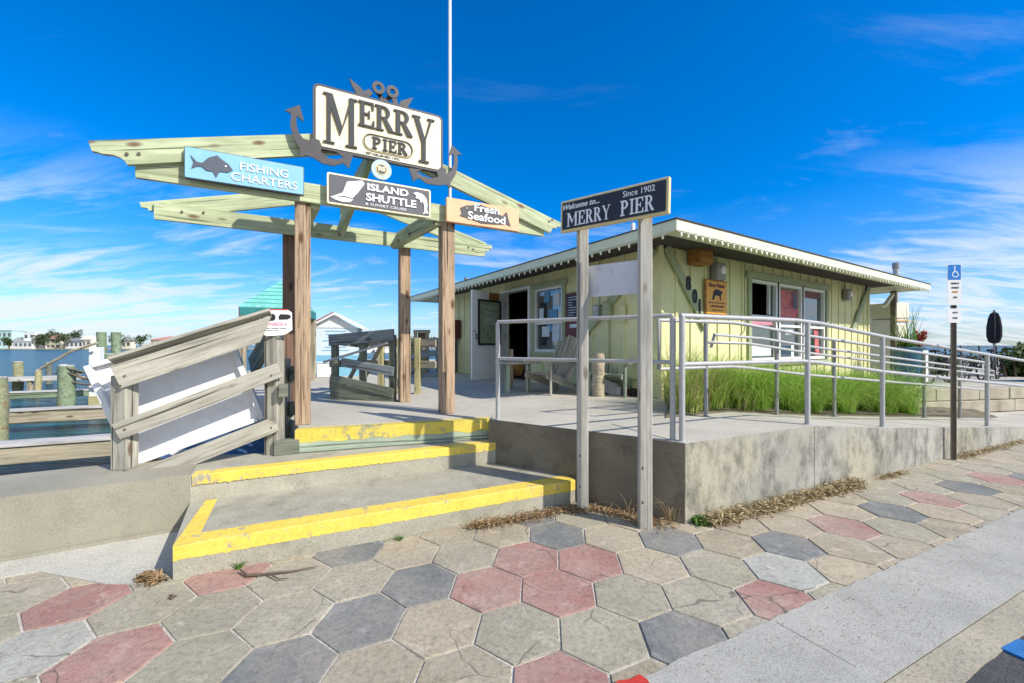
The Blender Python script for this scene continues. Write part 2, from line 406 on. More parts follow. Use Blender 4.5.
SERIF = {
 'M': [[(.10,0),(.21,0),(.21,1),(.10,1)], [(.76,0),(.91,0),(.91,1),(.76,1)], [(.06,1),(.26,1),(.56,.36),(.49,.20)], [(.49,.20),(.56,.36),(.80,1),(.90,1)],
       [(0,0),(.32,0),(.32,.035),(0,.035)], [(.66,0),(1,0),(1,.035),(.66,.035)], [(0,.965),(.2,.965),(.2,1),(0,1)], [(.8,.965),(1,.965),(1,1),(.8,1)]],
 'E': [[(.12,0),(.36,0),(.36,1),(.12,1)], [(0,0),(.9,0),(.9,.08),(0,.08)], [(0,.92),(.86,.92),(.86,1),(0,1)], [(.3,.47),(.66,.47),(.66,.55),(.3,.55)],
       [(.8,0),(.98,0),(.98,.3),(.9,.3)], [(.78,1),(.94,1),(.94,.72),(.86,.72)], [(.62,.36),(.7,.36),(.7,.66),(.62,.66)]],
 'R': [[(.12,0),(.34,0),(.34,1),(.12,1)], [(0,0),(.46,0),(.46,.06),(0,.06)], [(0,.93),(.4,.93),(.4,1),(0,1)],
       arc(.45,.74,.36,90,-90,10,.26) + arc(.45,.74,.15,-90,90,10,.18), [(.3,.925),(.46,.925),(.46,1),(.3,1)], [(.3,.48),(.46,.48),(.46,.56),(.3,.56)],
       [(.40,.52),(.60,.52),(.99,.06),(.82,0),(.72,.02)], [(.74,0),(1,0),(1,.06),(.74,.06)]],
 'P': [[(.12,0),(.36,0),(.36,1),(.12,1)], [(0,0),(.5,0),(.5,.08),(0,.08)], [(0,.92),(.4,.92),(.4,1),(0,1)],
       arc(.48,.72,.42,90,-90,10,.28) + arc(.48,.72,.18,-90,90,10,.18), [(.3,.90),(.5,.90),(.5,1),(.3,1)], [(.3,.44),(.5,.44),(.5,.54),(.3,.54)]],
 'I': [[(.3,0),(.7,0),(.7,1),(.3,1)], [(.05,0),(.95,0),(.95,.09),(.05,.09)], [(.05,.91),(.95,.91),(.95,1),(.05,1)]],
 'Y': [[(.42,0),(.60,0),(.60,.5),(.42,.5)], [(.06,1),(.26,1),(.60,.48),(.42,.44)], [(.80,1),(.90,1),(.60,.5),(.52,.44)],
       [(0,.965),(.36,.965),(.36,1),(0,1)], [(.68,.965),(1,.965),(1,1),(.68,1)], [(.3,0),(.74,0),(.74,.04),(.3,.04)]],
}
def serif(name, items, mat, parent, y0, th):
    """items: (letter, x, z, w, h) in the board's frame"""
    b_ = B()
    for ch, x, z, w, h in items:
        for i, poly in enumerate(SERIF[ch]):
            b_.prism([(x + px * w, z + pz * h) for px, pz in poly], y0, y0 - th - i * .0004)
    return b_.out(name, mat, parent)

def rrect(x0, z0, x1, z1, r, n=5):
    return arc(x1 - r, z1 - r, r, 0, 90, n) + arc(x0 + r, z1 - r, r, 90, 180, n) + arc(x0 + r, z0 + r, r, 180, 270, n) + arc(x1 - r, z0 + r, r, 270, 360, n)

# ------------------------------------------------------------------ layout constants
DK = .67                                            # deck height above the sidewalk
RD = V((.905, .4254, 0)).normalized(); RN = V((-RD.y, RD.x, 0))   # along the road / away from it
A = V((1.455, 3.49, 0)); Bc = V((-.25, 4.60, 0))    # ramp corner, wing wall end
def ramp_z(t):
    if t < 1.8: return DK
    if t < 3.275: return DK - (t - 1.8) * .15 / 1.475
    return max(0, .52 - (t - 3.275) * .081)
def rp(t, perp, h=0): p = A + RD * t + RN * perp; return V((p.x, p.y, ramp_z(t) + h))
BA = math.atan2(.537, .843)                         # building yaw

# ------------------------------------------------------------------ setting
S0 = V((-2.64, 3.40)); SD = V((.87, .495)).normalized()
b_ = B()
xs_ = [(-29, -11.6), (-2.66, 3.55), (-2.0, 4.6), (-2, 30), (70, 34), (70, -70), (-29, -70)]
b_.prism(xs_, -1.2, -.008, 'z')
tag(b_.out('ground', 'sand'), kind='structure')
b_ = B(); b_.quad([(-1500, -400, -.14), (1500, -400, -.14), (1500, 2500, -.14), (-1500, 2500, -.14)])
tag(b_.out('water', 'water'), kind='structure')

# hexagon paving
s_ = .249; th_ = -.0919; T_ = V((1.13034567, 10.1800978)) * s_
def hexc(a, r): 
    x, y = a * 3 ** .5, r * 1.5
    return V(((x * math.cos(th_) - y * math.sin(th_)) * s_ + T_.x, (x * math.sin(th_) + y * math.cos(th_)) * s_ + T_.y))
RED = {(-1,0),(0,0),(.5,1),(-.5,1),(0,-2),(-6.5,-1),(-5,-2),(-5,0),(3,0),(5.5,3),(8.5,5),(11.5,7),(16,8)}
BLUE = {(-2,0),(-2.5,-1),(-3.5,1),(0,2),(2,2),(4,2),(1.5,-1),(-3,-2),(7,4),(10,6),(-.5,3),(-4.5,-3),(12.5,7),(8.5,9)}
PALE = {(3.5,1),(-6,-2)}
b_ = B(); rnd = random.Random(3)
for r in range(12, -7, -1):
    for i in range(-14, 30):
        a = i + (.5 if r % 2 else 0); c = hexc(a, r)
        if c.y < 0.6 or c.y > 9: continue
        q = (V((c.x, c.y)) - V((.524, 1.842))); 
        if q.x * -RD.y + q.y * RD.x < -.35: continue
        w = V((c.x, c.y, 0)) - A
        if w.dot(RN) > .3 and w.dot(RD) > -.2: continue
        if c.x < -2.6 and (V((c.x, c.y)) - S0).dot(V((-SD.y, SD.x))) > -.05: continue
        k = (a, r)
        mi = 2 if k in BLUE else 3 if k in RED else 4 if k in PALE else (0 if rnd.random() < .6 else 1)
        dz = rnd.uniform(-.0015, .001); tx, ty = rnd.uniform(-.004, .004), rnd.uniform(-.004, .004); tw = rnd.uniform(-.012, .012)
        lo, up_, tp = [], [], []
        for kk in range(6):
            an = math.radians(30 + 60 * kk) + th_ + tw
            j = rnd.uniform(-.004, .001)
            wx = V((c.x + math.cos(an) * s_, c.y + math.sin(an) * s_, 0)); wob = V((noise.noise(wx * 1.7), noise.noise(wx * 1.7 + V((9, 9, 9))))) * .020
            for lst, rr, z in ((lo, s_ - .0055 + j, -.04), (up_, s_ - .0055 + j, dz - .003), (tp, s_ - .0085 + j, dz)):
                p = V((math.cos(an) * rr, math.sin(an) * rr)) + wob
                lst.append(b_.bm.verts.new((c.x + p.x, c.y + p.y, z + (p.x * tx + p.y * ty if z > -.03 else 0))))
        for u, w2 in ((lo, up_), (up_, tp)):
            for j in range(6):
                b_.bm.faces.new((u[j], u[(j + 1) % 6], w2[(j + 1) % 6], w2[j])).material_index = mi
        b_.bm.faces.new(tp).material_index = mi
tag(b_.out('sidewalk_paving', ['pav_tan', 'pav_grey', 'pav_blue', 'pav_red', 'pav_pale']), kind='structure')

# sidewalk strip, kerb and road, laid with ragged edges
def strip(name, off0, off1, z, mat, rag0=0, rag1=0, z0=None, t0=-9, t1=45, seed=1):
    rn = random.Random(seed); O = V((.524, 1.842, 0)); b_ = B(); n = int((t1 - t0) / .05); L, R = [], []
    for i in range(n + 1):
        t = t0 + (t1 - t0) * i / n
        def rg(a, ph): return a * (noise.noise(V((t * 4, ph, 0))) + .6 * noise.noise(V((t * 15, ph, 5))))
        p = O + RD * t - RN * (off0 + rg(rag0, 1)); q_ = O + RD * t - RN * (off1 + rg(rag1, 9))
        L.append(b_.bm.verts.new((p.x, p.y, z))); R.append(b_.bm.verts.new((q_.x, q_.y, z)))
    lb = [b_.bm.verts.new((v_.co.x, v_.co.y, z - .05)) for v_ in L]; rb = [b_.bm.verts.new((v_.co.x, v_.co.y, z - .05)) for v_ in R]
    for i in range(n):
        for f4 in ((L[i], L[i+1], R[i+1], R[i]), (lb[i], lb[i+1], L[i+1], L[i]), (R[i], R[i+1], rb[i+1], rb[i])): b_.bm.faces.new(f4)
    return tag(b_.out(name, mat), kind='structure')
strip('sidewalk', 0, .477, .007, 'conc_strip', rag0=.016)
strip('kerb', .484, .625, .005, 'conc_kerb', rag1=.009)
strip('road', .60, 14, -.004, 'asphalt')
# cross joint cut in the strip
def ground_poly(pts, z, th, mat, name, rag=0):
    b_ = B(); b_.prism(pts, z - th, z, 'z'); return tag(b_.out(name, mat), kind='structure')
def sp(t, o): p = V((.524, 1.842, 0)) + RD * t - RN * o; return (p.x, p.y)
b_ = B()
for t in (.98, 4.6):
    b_.prism([sp(t, .03), sp(t + .003, .03), sp(t + .024, .38), sp(t + .022, .38)], .0065, .0078, 'z')
tag(b_.out('sidewalk_joint', 'black'), kind='structure')
P0 = V((2.44, 2.03))
b_ = B(); pr = [V((2.409, 2.045)), V((2.575, 2.11)), V((2.575, 2.11)) + V((.4254, -.905)) * 5, V((2.409, 2.045)) + V((.4254, -.905)) * 5]
b_.prism([tuple(p) for p in pr], -.004, .008, 'z'); tag(b_.out('road_marking', 'bluepaint'), kind='structure')
b_ = B(); b_.prism([(.36, 1.70), (.42, 1.80), (.47, 1.842), (.53, 1.85), (.575, 1.878), (.60, 1.85), (.615, 1.80), (.60, 1.7)], -.002, .012, 'z')
tag(b_.out('painted_marking', 'redpaint'), kind='structure')
# pale concrete patch along the sea wall
f0 = S0 - SD * .05
pt = [V((-.0, 0))]
def sw(t, off): p = S0 + SD * t + V((SD.y, -SD.x)) * off; return (p.x, p.y)
ground_poly([sw(-30, .02), sw(.35, .02), (-2.17, 2.68), (-2.33, 2.60), (-2.55, 2.60), sw(-.75, .33), sw(-1.1, .30), sw(-1.6, .30), sw(-30, .34)], .006, .04, 'conc_ground', 'concrete_apron')

# sea wall and steps
b_ = B()
wb = V((-.16, .0))
backL = lambda t: (S0.x + SD.x * t - SD.y * .72, S0.y + SD.y * t + SD.x * .72)
b_.prism([sw(-32, 0), (S0.x, S0.y), backL(.0), backL(-32)], -1.2, .44, 'z')
b_.prism([sw(-32, .045), sw(-.02, .045), sw(-.02, .0), sw(-32, 0)], -.05, .03, 'z')
tag(b_.out('sea_wall', 'conc_wall'), kind='structure')

st2 = [(S0.x + .001, S0.y + .001), (-.17, 4.545), (-.16, 4.85), (-2.1, 4.3), (-2.05, 4.16), backL(.001)]
s1a, s1b = V((-2.165, 2.65)), V((.60, 3.945))
b_ = B(); b_.prism(st2, -.05, .43, 'z')
bmesh.ops.bevel(b_.bm, geom=[e for e in b_.bm.edges if all(v_.co.z > .42 for v_ in e.verts) and all(v_.co.y < 4.56 for v_ in e.verts) and len(e.link_faces) == 2 and abs(e.verts[0].co.x - e.verts[1].co.x) > 2 and abs(e.verts[0].co.y - e.verts[1].co.y) < 1.2], offset=.01, segments=2, affect='EDGES')
b_.prism([tuple(s1a), tuple(s1b), (.50, 4.13), (-.22, 4.50), (-2.66, 3.44)], -.05, .215, 'z')
steps = tag(b_.out('concrete_steps', 'conc_step'), kind='structure')

def band(name, p, q, z, tw, rh, mat, inset=.0, side=False):
    """paint wrapped over a step nosing: sheet on the tread and on the riser"""
    p, q = V((p[0], p[1])), V((q[0], q[1])); d = (q - p).normalized(); n = V((-d.y, d.x)); b_ = B()
    k = 150; rn = random.Random(int(tw * 1000))
    prev = None
    for i in range(k + 1):
        c = p.lerp(q, i / k); wv = tw + .012 * noise.noise(V((i * .5, 1, tw))) + .006 * noise.noise(V((i * 1.7, 1, tw))); hv = rh + .010 * noise.noise(V((i * .6, 7, tw))) + .006 * noise.noise(V((i * 1.9, 7, tw)))
        a_ = c + n * wv; o_ = c - n * .0025
        cur = [b_.bm.verts.new((a_.x, a_.y, z + .0025)), b_.bm.verts.new((c.x + n.x * .004, c.y + n.y * .004, z + .0025)), b_.bm.verts.new((o_.x, o_.y, z - .004)), b_.bm.verts.new((o_.x, o_.y, z - hv))]
        if prev:
            for j in range(3): b_.bm.faces.new((prev[j], cur[j], cur[j + 1], prev[j + 1]))
        prev = cur
    if side:
        e = p + n * .86 - d * .0; x0 = p + d * .12
        b_.quad([(p.x - d.x*.002, p.y - d.y*.002, z + .0022), (x0.x, x0.y, z + .0022), (e.x + d.x * .08, e.y + d.y * .08, z + .0022), (e.x, e.y, z + .0022)])
    return tag(b_.out(name, mat, fix=False), kind='structure')
band('step_paint', s1a, s1b, .215, .155, .095, 'yellow', side=True)
band('step_paint', (S0.x + .02, S0.y), (-.165, 4.548), .43, .125, .08, 'yellow')
# timber edge of the deck, yellow over green
e0, e1 = V((-2.15, 4.13, .545)), V((-.27, 4.78, .545))
t = thing('deck_edge_timber', 'timber nosing painted worn yellow over green along the deck edge above the steps', 'timber', (-2.15, 4.13, .43))
board('timber', e0 - V((-2.15, 4.13, .43)), e1 - V((-2.15, 4.13, .43)), .225, .12, 'palegreen', t, bev=.01)
b_ = B(); d_ = (e1 - e0).normalized(); n_ = V((-d_.y, d_.x, 0))
prev = None
for i in range(61):
    c = e0.lerp(e1, i / 60) - V((-2.15, 4.13, .43)); h = .12 + .03 * noise.noise(V((i * .2, 3, 1)))
    fr = c - n_ * .0625
    cur = [b_.bm.verts.new(c + n_ * .055 + V((0, 0, .115))), b_.bm.verts.new(fr + V((0, 0, .115))), b_.bm.verts.new(fr + V((0, 0, .11 - h)))]
    if prev:
        for j in range(2): b_.bm.faces.new((prev[j], cur[j], cur[j + 1], prev[j + 1]))
    prev = cur
b_.out('painted_edge', 'yellowgreen', t, fix=False)

def scores(name, face, n_out, spans):
    b_ = B()
    for p, z0_, z1_ in spans:
        d = face; a_ = p + n_out * .0005; b_.quad([(a_.x, a_.y, z0_), (a_.x + d.x * .004, a_.y + d.y * .004, z0_), (a_.x + d.x * .004 + d.x * .003, a_.y + d.y * .004 + d.y * .003, z1_), (a_.x + d.x * .003, a_.y + d.y * .003, z1_)])
    return tag(b_.out(name, 'rubber', fix=False), kind='structure')
sd3 = V((SD.x, SD.y, 0)); so3 = V((SD.y, -SD.x, 0))
scores('ramp_joint', RD, -RN, [(A + RD * q_ - RN * .0165, .0, ramp_z(q_) - .0) for q_ in (1.8, 3.9, 6.0)])
# deck platform, ramp and planting bed
C1 = rp(1.8, 0); D1 = rp(1.8, .95)
bw = lambda x, y=0: (2.305 + .843 * x - .537 * y, 6.42 + .537 * x + .843 * y)
Ai = A + RN * .10; 
Wd = (Bc - A).normalized(); Wn = V((-Wd.y, Wd.x, 0)); Wn = Wn if Wn.y > 0 else -Wn
deckpoly = [(A.x, A.y), (C1.x, C1.y), (D1.x, D1.y), bw(2.2, 0), bw(4, 4), bw(9.3, 1.5), (16, 16), (10, 24), (-9, 24), (-8.5, 13), (-6.6, 9.2), (-3.35, 5.9), (-2.16, 4.2), (-.22, 4.86), (Bc.x + .02, Bc.y)]
b_ = B(); b_.prism(deckpoly, -.6, DK, 'z')
tag(b_.out('deck', 'conc_deck'), kind='structure')
# wing wall (faces the steps) and front ramp wall: facing slabs set proud of the deck body
def wallslab(name, pts, mat):   # pts: list of (xy, topz) along the face, extruded outwards 3 cm
    pass
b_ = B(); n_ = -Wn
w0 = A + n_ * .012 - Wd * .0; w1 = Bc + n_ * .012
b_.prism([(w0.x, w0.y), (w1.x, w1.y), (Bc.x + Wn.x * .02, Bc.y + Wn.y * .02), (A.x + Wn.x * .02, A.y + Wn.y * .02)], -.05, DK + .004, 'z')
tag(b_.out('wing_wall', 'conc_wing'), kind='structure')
b_ = B(); prev = None
for t in [-.012, 1.8, 2.5, 3.275, 5, 7, 9.7, 14]:
    z = ramp_z(t) + .006; lo = -.1
    o = A + RD * t - RN * .014; i_ = A + RD * t + RN * .95
    cur = [b_.bm.verts.new((o.x, o.y, lo)), b_.bm.verts.new((o.x, o.y, z)), b_.bm.verts.new((i_.x, i_.y, z)), b_.bm.verts.new((i_.x, i_.y, lo))]
    if prev:
        for j in range(3): b_.bm.faces.new((prev[j], cur[j], cur[j + 1], prev[j + 1]))
    else: b_.bm.faces.new(cur)
    prev = cur
b_.bm.faces.new(prev[::-1])
for f_ in b_.bm.faces:
    f_.normal_update()
    c = f_.calc_center_median()
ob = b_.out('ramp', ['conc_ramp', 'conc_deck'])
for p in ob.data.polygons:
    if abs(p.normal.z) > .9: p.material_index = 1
tag(ob, kind='structure')
b_ = B(); prev = None
for i in range(20):
    f = i / 19; t = .75 + f * 9.2; x = .25 + f * 10.5
    p = A + RD * t + RN * .952; w = bw(x, .02)
    cur = [b_.bm.verts.new((p.x, p.y, ramp_z(t) - .02)), b_.bm.verts.new((p.x, p.y, ramp_z(t) + .012)), b_.bm.verts.new((p.x * .5 + w[0] * .5, p.y * .5 + w[1] * .5, max(ramp_z(t) + .03, .2))), b_.bm.verts.new((w[0], w[1], DK + .03))]
    if prev:
        for j in range(3): b_.bm.faces.new((prev[j], cur[j], cur[j + 1], prev[j + 1]))
    prev = cur
tag(b_.out('planting_bed', 'soil'), kind='structure')

# ------------------------------------------------------------------ shack
bd = thing('bait_shack', 'pale yellow board-and-batten pier shack with wide eaves and a dark shingle roof', 'building', (2.305, 6.42, DK), BA)
H = 2.47; LX, LY = 8.37, 7.8
def wall(openings, L):
    """panels around openings in local (u, z); returns rects"""
    us = sorted({0, L, *[o[0] for o in openings], *[o[1] for o in openings]}); out = []
    for u0, u1 in zip(us, us[1:]):
        zs = [0]
        for o in sorted(openings, key=lambda o: o[2]):
            if o[0] <= u0 and o[1] >= u1: zs += [o[2], o[3]]
        zs.append(H)
        for z0, z1 in zip(zs[::2], zs[1::2]):
            if z1 - z0 > .01: out.append((u0, u1, z0, z1))
    return out
winR = [(2.55, 5.80, .50, 2.10)]
opL = [(2.36, 3.36, .68, 2.06), (3.52, 4.62, .0, 2.10)]
b_ = B()
for u0, u1, z0, z1 in wall(winR, LX): b_.box(((u0 + u1) / 2, .06, (z0 + z1) / 2), (u1 - u0, .12, z1 - z0))
for u0, u1, z0, z1 in wall(opL, LY): b_.box((.06, (u0 + u1) / 2, (z0 + z1) / 2), (.12, u1 - u0 - (0.0 if u0 > 0 else 0), z1 - z0)) if u0 > 0 else b_.box((.06, (u1 + .12) / 2, (z0 + z1) / 2), (.12, u1 - .12, z1 - z0))
b_.box((LX / 2 + .06, LY + .06, H / 2), (LX - .12, .12, H)); b_.box((LX - .06, LY / 2 + .06, H / 2), (.12, LY - .12, H))
def blocked(u, ops, z0, z1): return any(o[0] - .1 < u < o[1] + .1 for o in ops)
k = 0
u = .36
while u < LX - .1:
    zs = [(0, H)] if not blocked(u, winR, 0, 0) else [(0, .42), (2.2, H)]
    for z0, z1 in zs: b_.box((u, -.011, (z0 + z1) / 2), (.042, .022, z1 - z0))
    u += .385
u = .36
while u < LY - .1:
    zs = [(0, H)]
    if opL[0][0] - .1 < u < opL[0][1] + .1: zs = [(0, .6), (2.16, H)]
    if opL[1][0] - .1 < u < opL[1][1] + .1: zs = [(2.2, H)]
    for z0, z1 in zs: b_.box((-.011, u, (z0 + z1) / 2), (.022, .042, z1 - z0))
    u += .385
b_.out('wall', 'siding', bd)
b_ = B()
b_.box((-.016, -.016, H / 2), (.05, .05, H)); b_.out('corner_trim', 'siding', bd)
b_ = B(); b_.box((LX - .03, -.018, H / 2), (.09, .036, H - .01)); b_.out('corner_trim', 'siding', bd)
b_ = B(); b_.box((-.018, LY - .04, H / 2), (.036, .09, H - .01)); b_.out('corner_trim', 'siding', bd)
def braceR(p0, p1, w=.14, name='brace'):
    b_ = B(); d = V((p1[0] - p0[0], p1[1] - p0[1])).normalized(); n = V((-d.y, d.x)) * w / 2
    b_.prism([(p0[0] - n.x, p0[1] - n.y), (p1[0] - n.x, p1[1] - n.y), (p1[0] + n.x, p1[1] + n.y), (p0[0] + n.x, p0[1] + n.y)], -.026, -.062)
    return b_.out(name, 'olive', bd)
braceR((.08, 2.36), (1.12, 1.12)); braceR((8.28, 2.34), (7.25, 1.22))
Lf = WORLD[bd] @ Matrix.Rotation(-PI / 2, 4, 'Z')   # frame for the left facade: x runs towards the corner
b_ = B(); p0, p1 = (-.10, 2.34), (-2.0, .78); d = V((p1[0] - p0[0], p1[1] - p0[1])).normalized(); n = V((-d.y, d.x)) * .07
b_.prism([(p0[0] - n.x, p0[1] - n.y), (p1[0] - n.x, p1[1] - n.y), (p1[0] + n.x, p1[1] + n.y), (p0[0] + n.x, p0[1] + n.y)], -.026, -.062)
b_.out('brace', 'olive', bd, Lf)
# interior: dark back boxes so that the openings have depth
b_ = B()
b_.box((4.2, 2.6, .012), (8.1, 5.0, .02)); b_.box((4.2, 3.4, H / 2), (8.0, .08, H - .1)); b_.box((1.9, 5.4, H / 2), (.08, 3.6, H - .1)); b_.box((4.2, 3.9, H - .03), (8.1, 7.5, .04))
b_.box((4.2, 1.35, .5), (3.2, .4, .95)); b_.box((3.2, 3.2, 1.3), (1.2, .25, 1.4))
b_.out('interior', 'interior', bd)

# roof: low hip, soffit, fascia
ex0, ex1, ey0, ey1 = -1.0, 9.22, -1.0, 8.85; ez = 3.03 - DK; ft = .13
b_ = B(); rz = ez + .85; ra, rb_ = (4.1, 3.9), (4.4, 4.1)
cs = [(ex0 - .015, ey0 - .015), (ex1 + .015, ey0 - .015), (ex1 + .015, ey1 + .015), (ex0 - .015, ey1 + .015)]
lo = [b_.bm.verts.new((x, y, ez + .004)) for x, y in cs]; hi = [b_.bm.verts.new((x, y, ez + .018)) for x, y in cs]
r0, r1 = b_.bm.verts.new((3.95, 3.9, rz)), b_.bm.verts.new((4.3, 3.95, rz))
for i in range(4): b_.bm.faces.new((lo[i], lo[(i + 1) % 4], hi[(i + 1) % 4], hi[i]))
b_.bm.faces.new((hi[0], hi[1], r1, r0)); b_.bm.faces.new((hi[1], hi[2], r1)); b_.bm.faces.new((hi[2], hi[3], r0, r1)); b_.bm.faces.new((hi[3], hi[0], r0)); b_.bm.faces.new(lo[::-1])
roof = b_.out('roof', 'shingle', bd)
b_ = B()
for (x0, y0, x1, y1) in ((ex0, ey0, ex1, ey0 + .025), (ex0, ey1 - .025, ex1, ey1), (ex0, ey0 + .025, ex0 + .025, ey1 - .025), (ex1 - .025, ey0 + .025, ex1, ey1 - .025)):
    b_.box(((x0 + x1) / 2, (y0 + y1) / 2, ez - ft / 2 + .003), (x1 - x0, y1 - y0, ft))
b_.out('fascia', 'trim', roof)
b_ = B()  # sloping soffit boards
zi, zo = H - .005, ez - ft + .02
O4 = [(ex0 + .026, ey0 + .026), (ex1 - .026, ey0 + .026), (ex1 - .026, ey1 - .026), (ex0 + .026, ey1 - .026)]
I4 = [(-.0, -.0), (LX, 0), (LX, LY + .1), (0, LY + .1)]
for i in range(4):
    j = (i + 1) % 4
    b_.quad([(*O4[i], zo), (*O4[j], zo), (*I4[j], zi), (*I4[i], zi)])
b_.out('soffit', 'soffit', bd, fix=False)
b_ = B(); b_.cyl((-.35, .25, ez + .05), (-.35, .25, ez + .36), .035); b_.out('vent_pipe', 'white', roof)
b_ = B(); b_.cyl((.6, 8.0, ez + .1), (.6, 8.0, ez + .62), .05); b_.cyl((.6, 8.0, ez + .6), (.6, 8.0, ez + .66), .07); b_.out('vent_pipe', 'galvdark', roof)

# right window: trim, frames, panes
b_ = B()
x0, x1, z0, z1 = 2.55, 5.80, .50, 2.10
for c, d in (((x0 - .045, z0, z1 + .0), None),): pass
b_.box((x0 - .04, -.02, (z0 + z1) / 2), (.10, .05, z1 - z0 + .1)); b_.box((x1 + .04, -.02, (z0 + z1) / 2), (.10, .05, z1 - z0 + .1))
b_.box(((x0 + x1) / 2, -.022, z1 + .05), (x1 - x0 + .3, .055, .12)); b_.box(((x0 + x1) / 2, -.03, z0 - .03), (x1 - x0 + .26, .08, .06))
b_.out('window_trim', 'olive', bd)
bays = [(2.58, 3.60), (3.66, 4.66), (4.72, 5.77)]
for i, (a, c) in enumerate(bays):
    b_ = B(); w_ = .055
    for xx in (a + w_ / 2, c - w_ / 2): b_.box((xx, .03, 1.3), (w_, .07, 1.56))
    for zz in (z0 + .05, z1 - .05): b_.box(((a + c) / 2, .03, zz), (c - a - 2 * w_, .066, .06))
    zm = 1.38 if i == 0 else 1.22
    b_.box(((a + c) / 2, .03, zm), (c - a - 2 * w_, .06, .05))
    if i == 0: b_.box((a + .74, .035, (zm + z1) / 2), (.04, .05, z1 - zm - .1))
    wd = b_.out('window', 'white', bd)
    b_ = B()
    if i == 0:
        b_.box(((a + c) / 2, .06, (z0 + zm) / 2), (c - a - .12, .006, zm - z0 - .06)); b_.box((a + .86, .06, (zm + z1) / 2), (.2, .006, z1 - zm - .1))
    else: b_.box(((a + c) / 2, .06, (z0 + z1) / 2), (c - a - .12, .006, z1 - z0 - .1))
    b_.out('pane', 'glass', wd)
for xx in (3.63, 4.69):
    b_ = B(); b_.box((xx, .02, 1.3), (.055, .06, 1.58)); b_.out('mullion', 'black', bd)
# notices taped inside the panes
def notice(x, z, w, h, mat, tilt=0, facade='R', name='notice'):
    b_ = B(); b_.box((0, 0, 0), (w, .003, h), Matrix.Rotation(tilt, 3, 'Y'))
    F = WORLD[bd] if facade == 'R' else Lf
    return b_.out(name, mat, bd, F @ Matrix.Translation((x, .051 if facade == 'R' else .038, z)))
notice(4.16, 1.66, .84, .62, 'poster', 0, name='poster'); notice(4.3, 1.78, .48, .36, 'bluepaper', 0).location.y -= .0
notice(3.08, 1.28, .86, .11, 'pink', name='sticker'); notice(4.2, 1.10, .34, .10, 'paper'); notice(4.95, 1.0, .3, .5, 'poster', .1, name='poster')
notice(5.2, 1.95, .8, .16, 'darkred', name='sticker'); notice(4.35, .7, .12, .26, 'paper'); notice(3.05, .72, .8, .2, 'paper'); notice(5.5, .85, .2, .7, 'poster', -.15, name='poster')
# left facade window and door frame
def lf(y, z, x=0): return (-y, x, z)
b_ = B()
for (u0, u1, zz0, zz1) in (opL[0],):
    for uu in (u0 - .05, u1 + .03): b_.box((-uu, -.015, (zz0 + zz1) / 2), (.10, .05, zz1 - zz0 + .1))
    b_.box((-(u0 + u1) / 2, -.018, zz1 + .05), (u1 - u0 + .3, .056, .11)); b_.box((-(u0 + u1) / 2, -.025, zz0 - .04), (u1 - u0 + .2, .08, .06))
w2 = None
wl = b_.out('window_trim', 'olive', bd, Lf)
b_ = B(); u0, u1, zz0, zz1 = opL[0]
for uu in (u0 + .03, u1 - .03): b_.box((-uu, .02, (zz0 + zz1) / 2), (.06, .06, zz1 - zz0))
for zz in (zz0 + .03, zz1 - .03, 1.30): b_.box((-(u0 + u1) / 2, .02, zz), (u1 - u0 - .12, .056, .05))
wl = b_.out('window', 'white', bd, Lf)
b_ = B(); b_.box((-(u0 + u1) / 2, .05, (zz0 + zz1) / 2), (u1 - u0 - .1, .006, zz1 - zz0 - .05)); b_.out('pane', 'glass', wl, Lf)
rn = random.Random(5)
for (y_, z_, w_, h_, m_) in ((2.62, 1.78, .2, .26, 'paper'), (2.95, 1.86, .2, .22, 'bluepaper'), (3.15, 1.5, .16, .26, 'paper'), (2.75, 1.48, .3, .2, 'bluepaper'), (3.0, 1.12, .26, .22, 'paper'), (2.64, 1.08, .24, .36, 'paper'), (2.85, 1.2, .18, .16, 'bluepaper')):
    notice(-y_, z_, w_, h_, m_, rn.uniform(-.03, .03), 'L')
b_ = B(); u0, u1, zz0, zz1 = opL[1]
for uu in (u0 - .03, u1 + .03): b_.box((-uu, .01, zz1 / 2), (.07, .16, zz1))
b_.box((-(u0 + u1) / 2, .01, zz1 + .035), (u1 - u0 + .13, .16, .07))
b_.out('door_frame', 'white', bd, Lf)
# open door leaf with a framed chart
hx, hy = -.02, 4.60; dx, dy = -1.12, 4.25
Fd = WORLD[bd] @ Matrix.Translation((hx, hy, .03)) @ Matrix.Rotation(math.atan2(dy - hy, dx - hx) + PI, 4, 'Z')
dl = 1.15
b_ = B(); b_.box((-dl / 2, 0, 1.03), (dl, .045, 2.05), bev=.004)
dr = b_.out('door', 'white', bd, Fd)
b_ = B(); b_.box((-dl + .12, -.035, 1.0), (.05, .03, .14)); b_.cyl((-dl + .12, -.03, 1.0), (-dl + .12, -.08, 1.0), .025); b_.cyl((-dl + .07, -.02, 1.12), (-dl + .07, -.04, 1.12), .022)
b_.out('handle', 'galvdark', dr, Fd)
for z in (.3, 1.03, 1.8):
    pass
for z in (.25, 1.03, 1.8):
    b_ = B(); b_.cyl((.0, -.03, z - .05), (.0, -.03, z + .05), .012); b_.out('hinge', 'galvdark', dr, Fd)
fm = thing('framed_chart', 'faded chart in a black frame hung on the open white door', 'picture', F=Fd @ Matrix.Translation((-.58, -.026, .82)))
b_ = B(); w_, h_ = .74, 1.02
for x in (-w_ / 2, w_ / 2): b_.box((x, -.015, h_ / 2), (.04, .03, h_ + .04))
for z in (0, h_): b_.box((0, -.015, z), (w_ - .04, .03, .04))
b_.out('frame', 'black', fm)
b_ = B(); b_.box((0, -.005, h_ / 2), (w_ - .03, .006, h_ - .03)); b_.out('chart', 'mapgreen', fm)
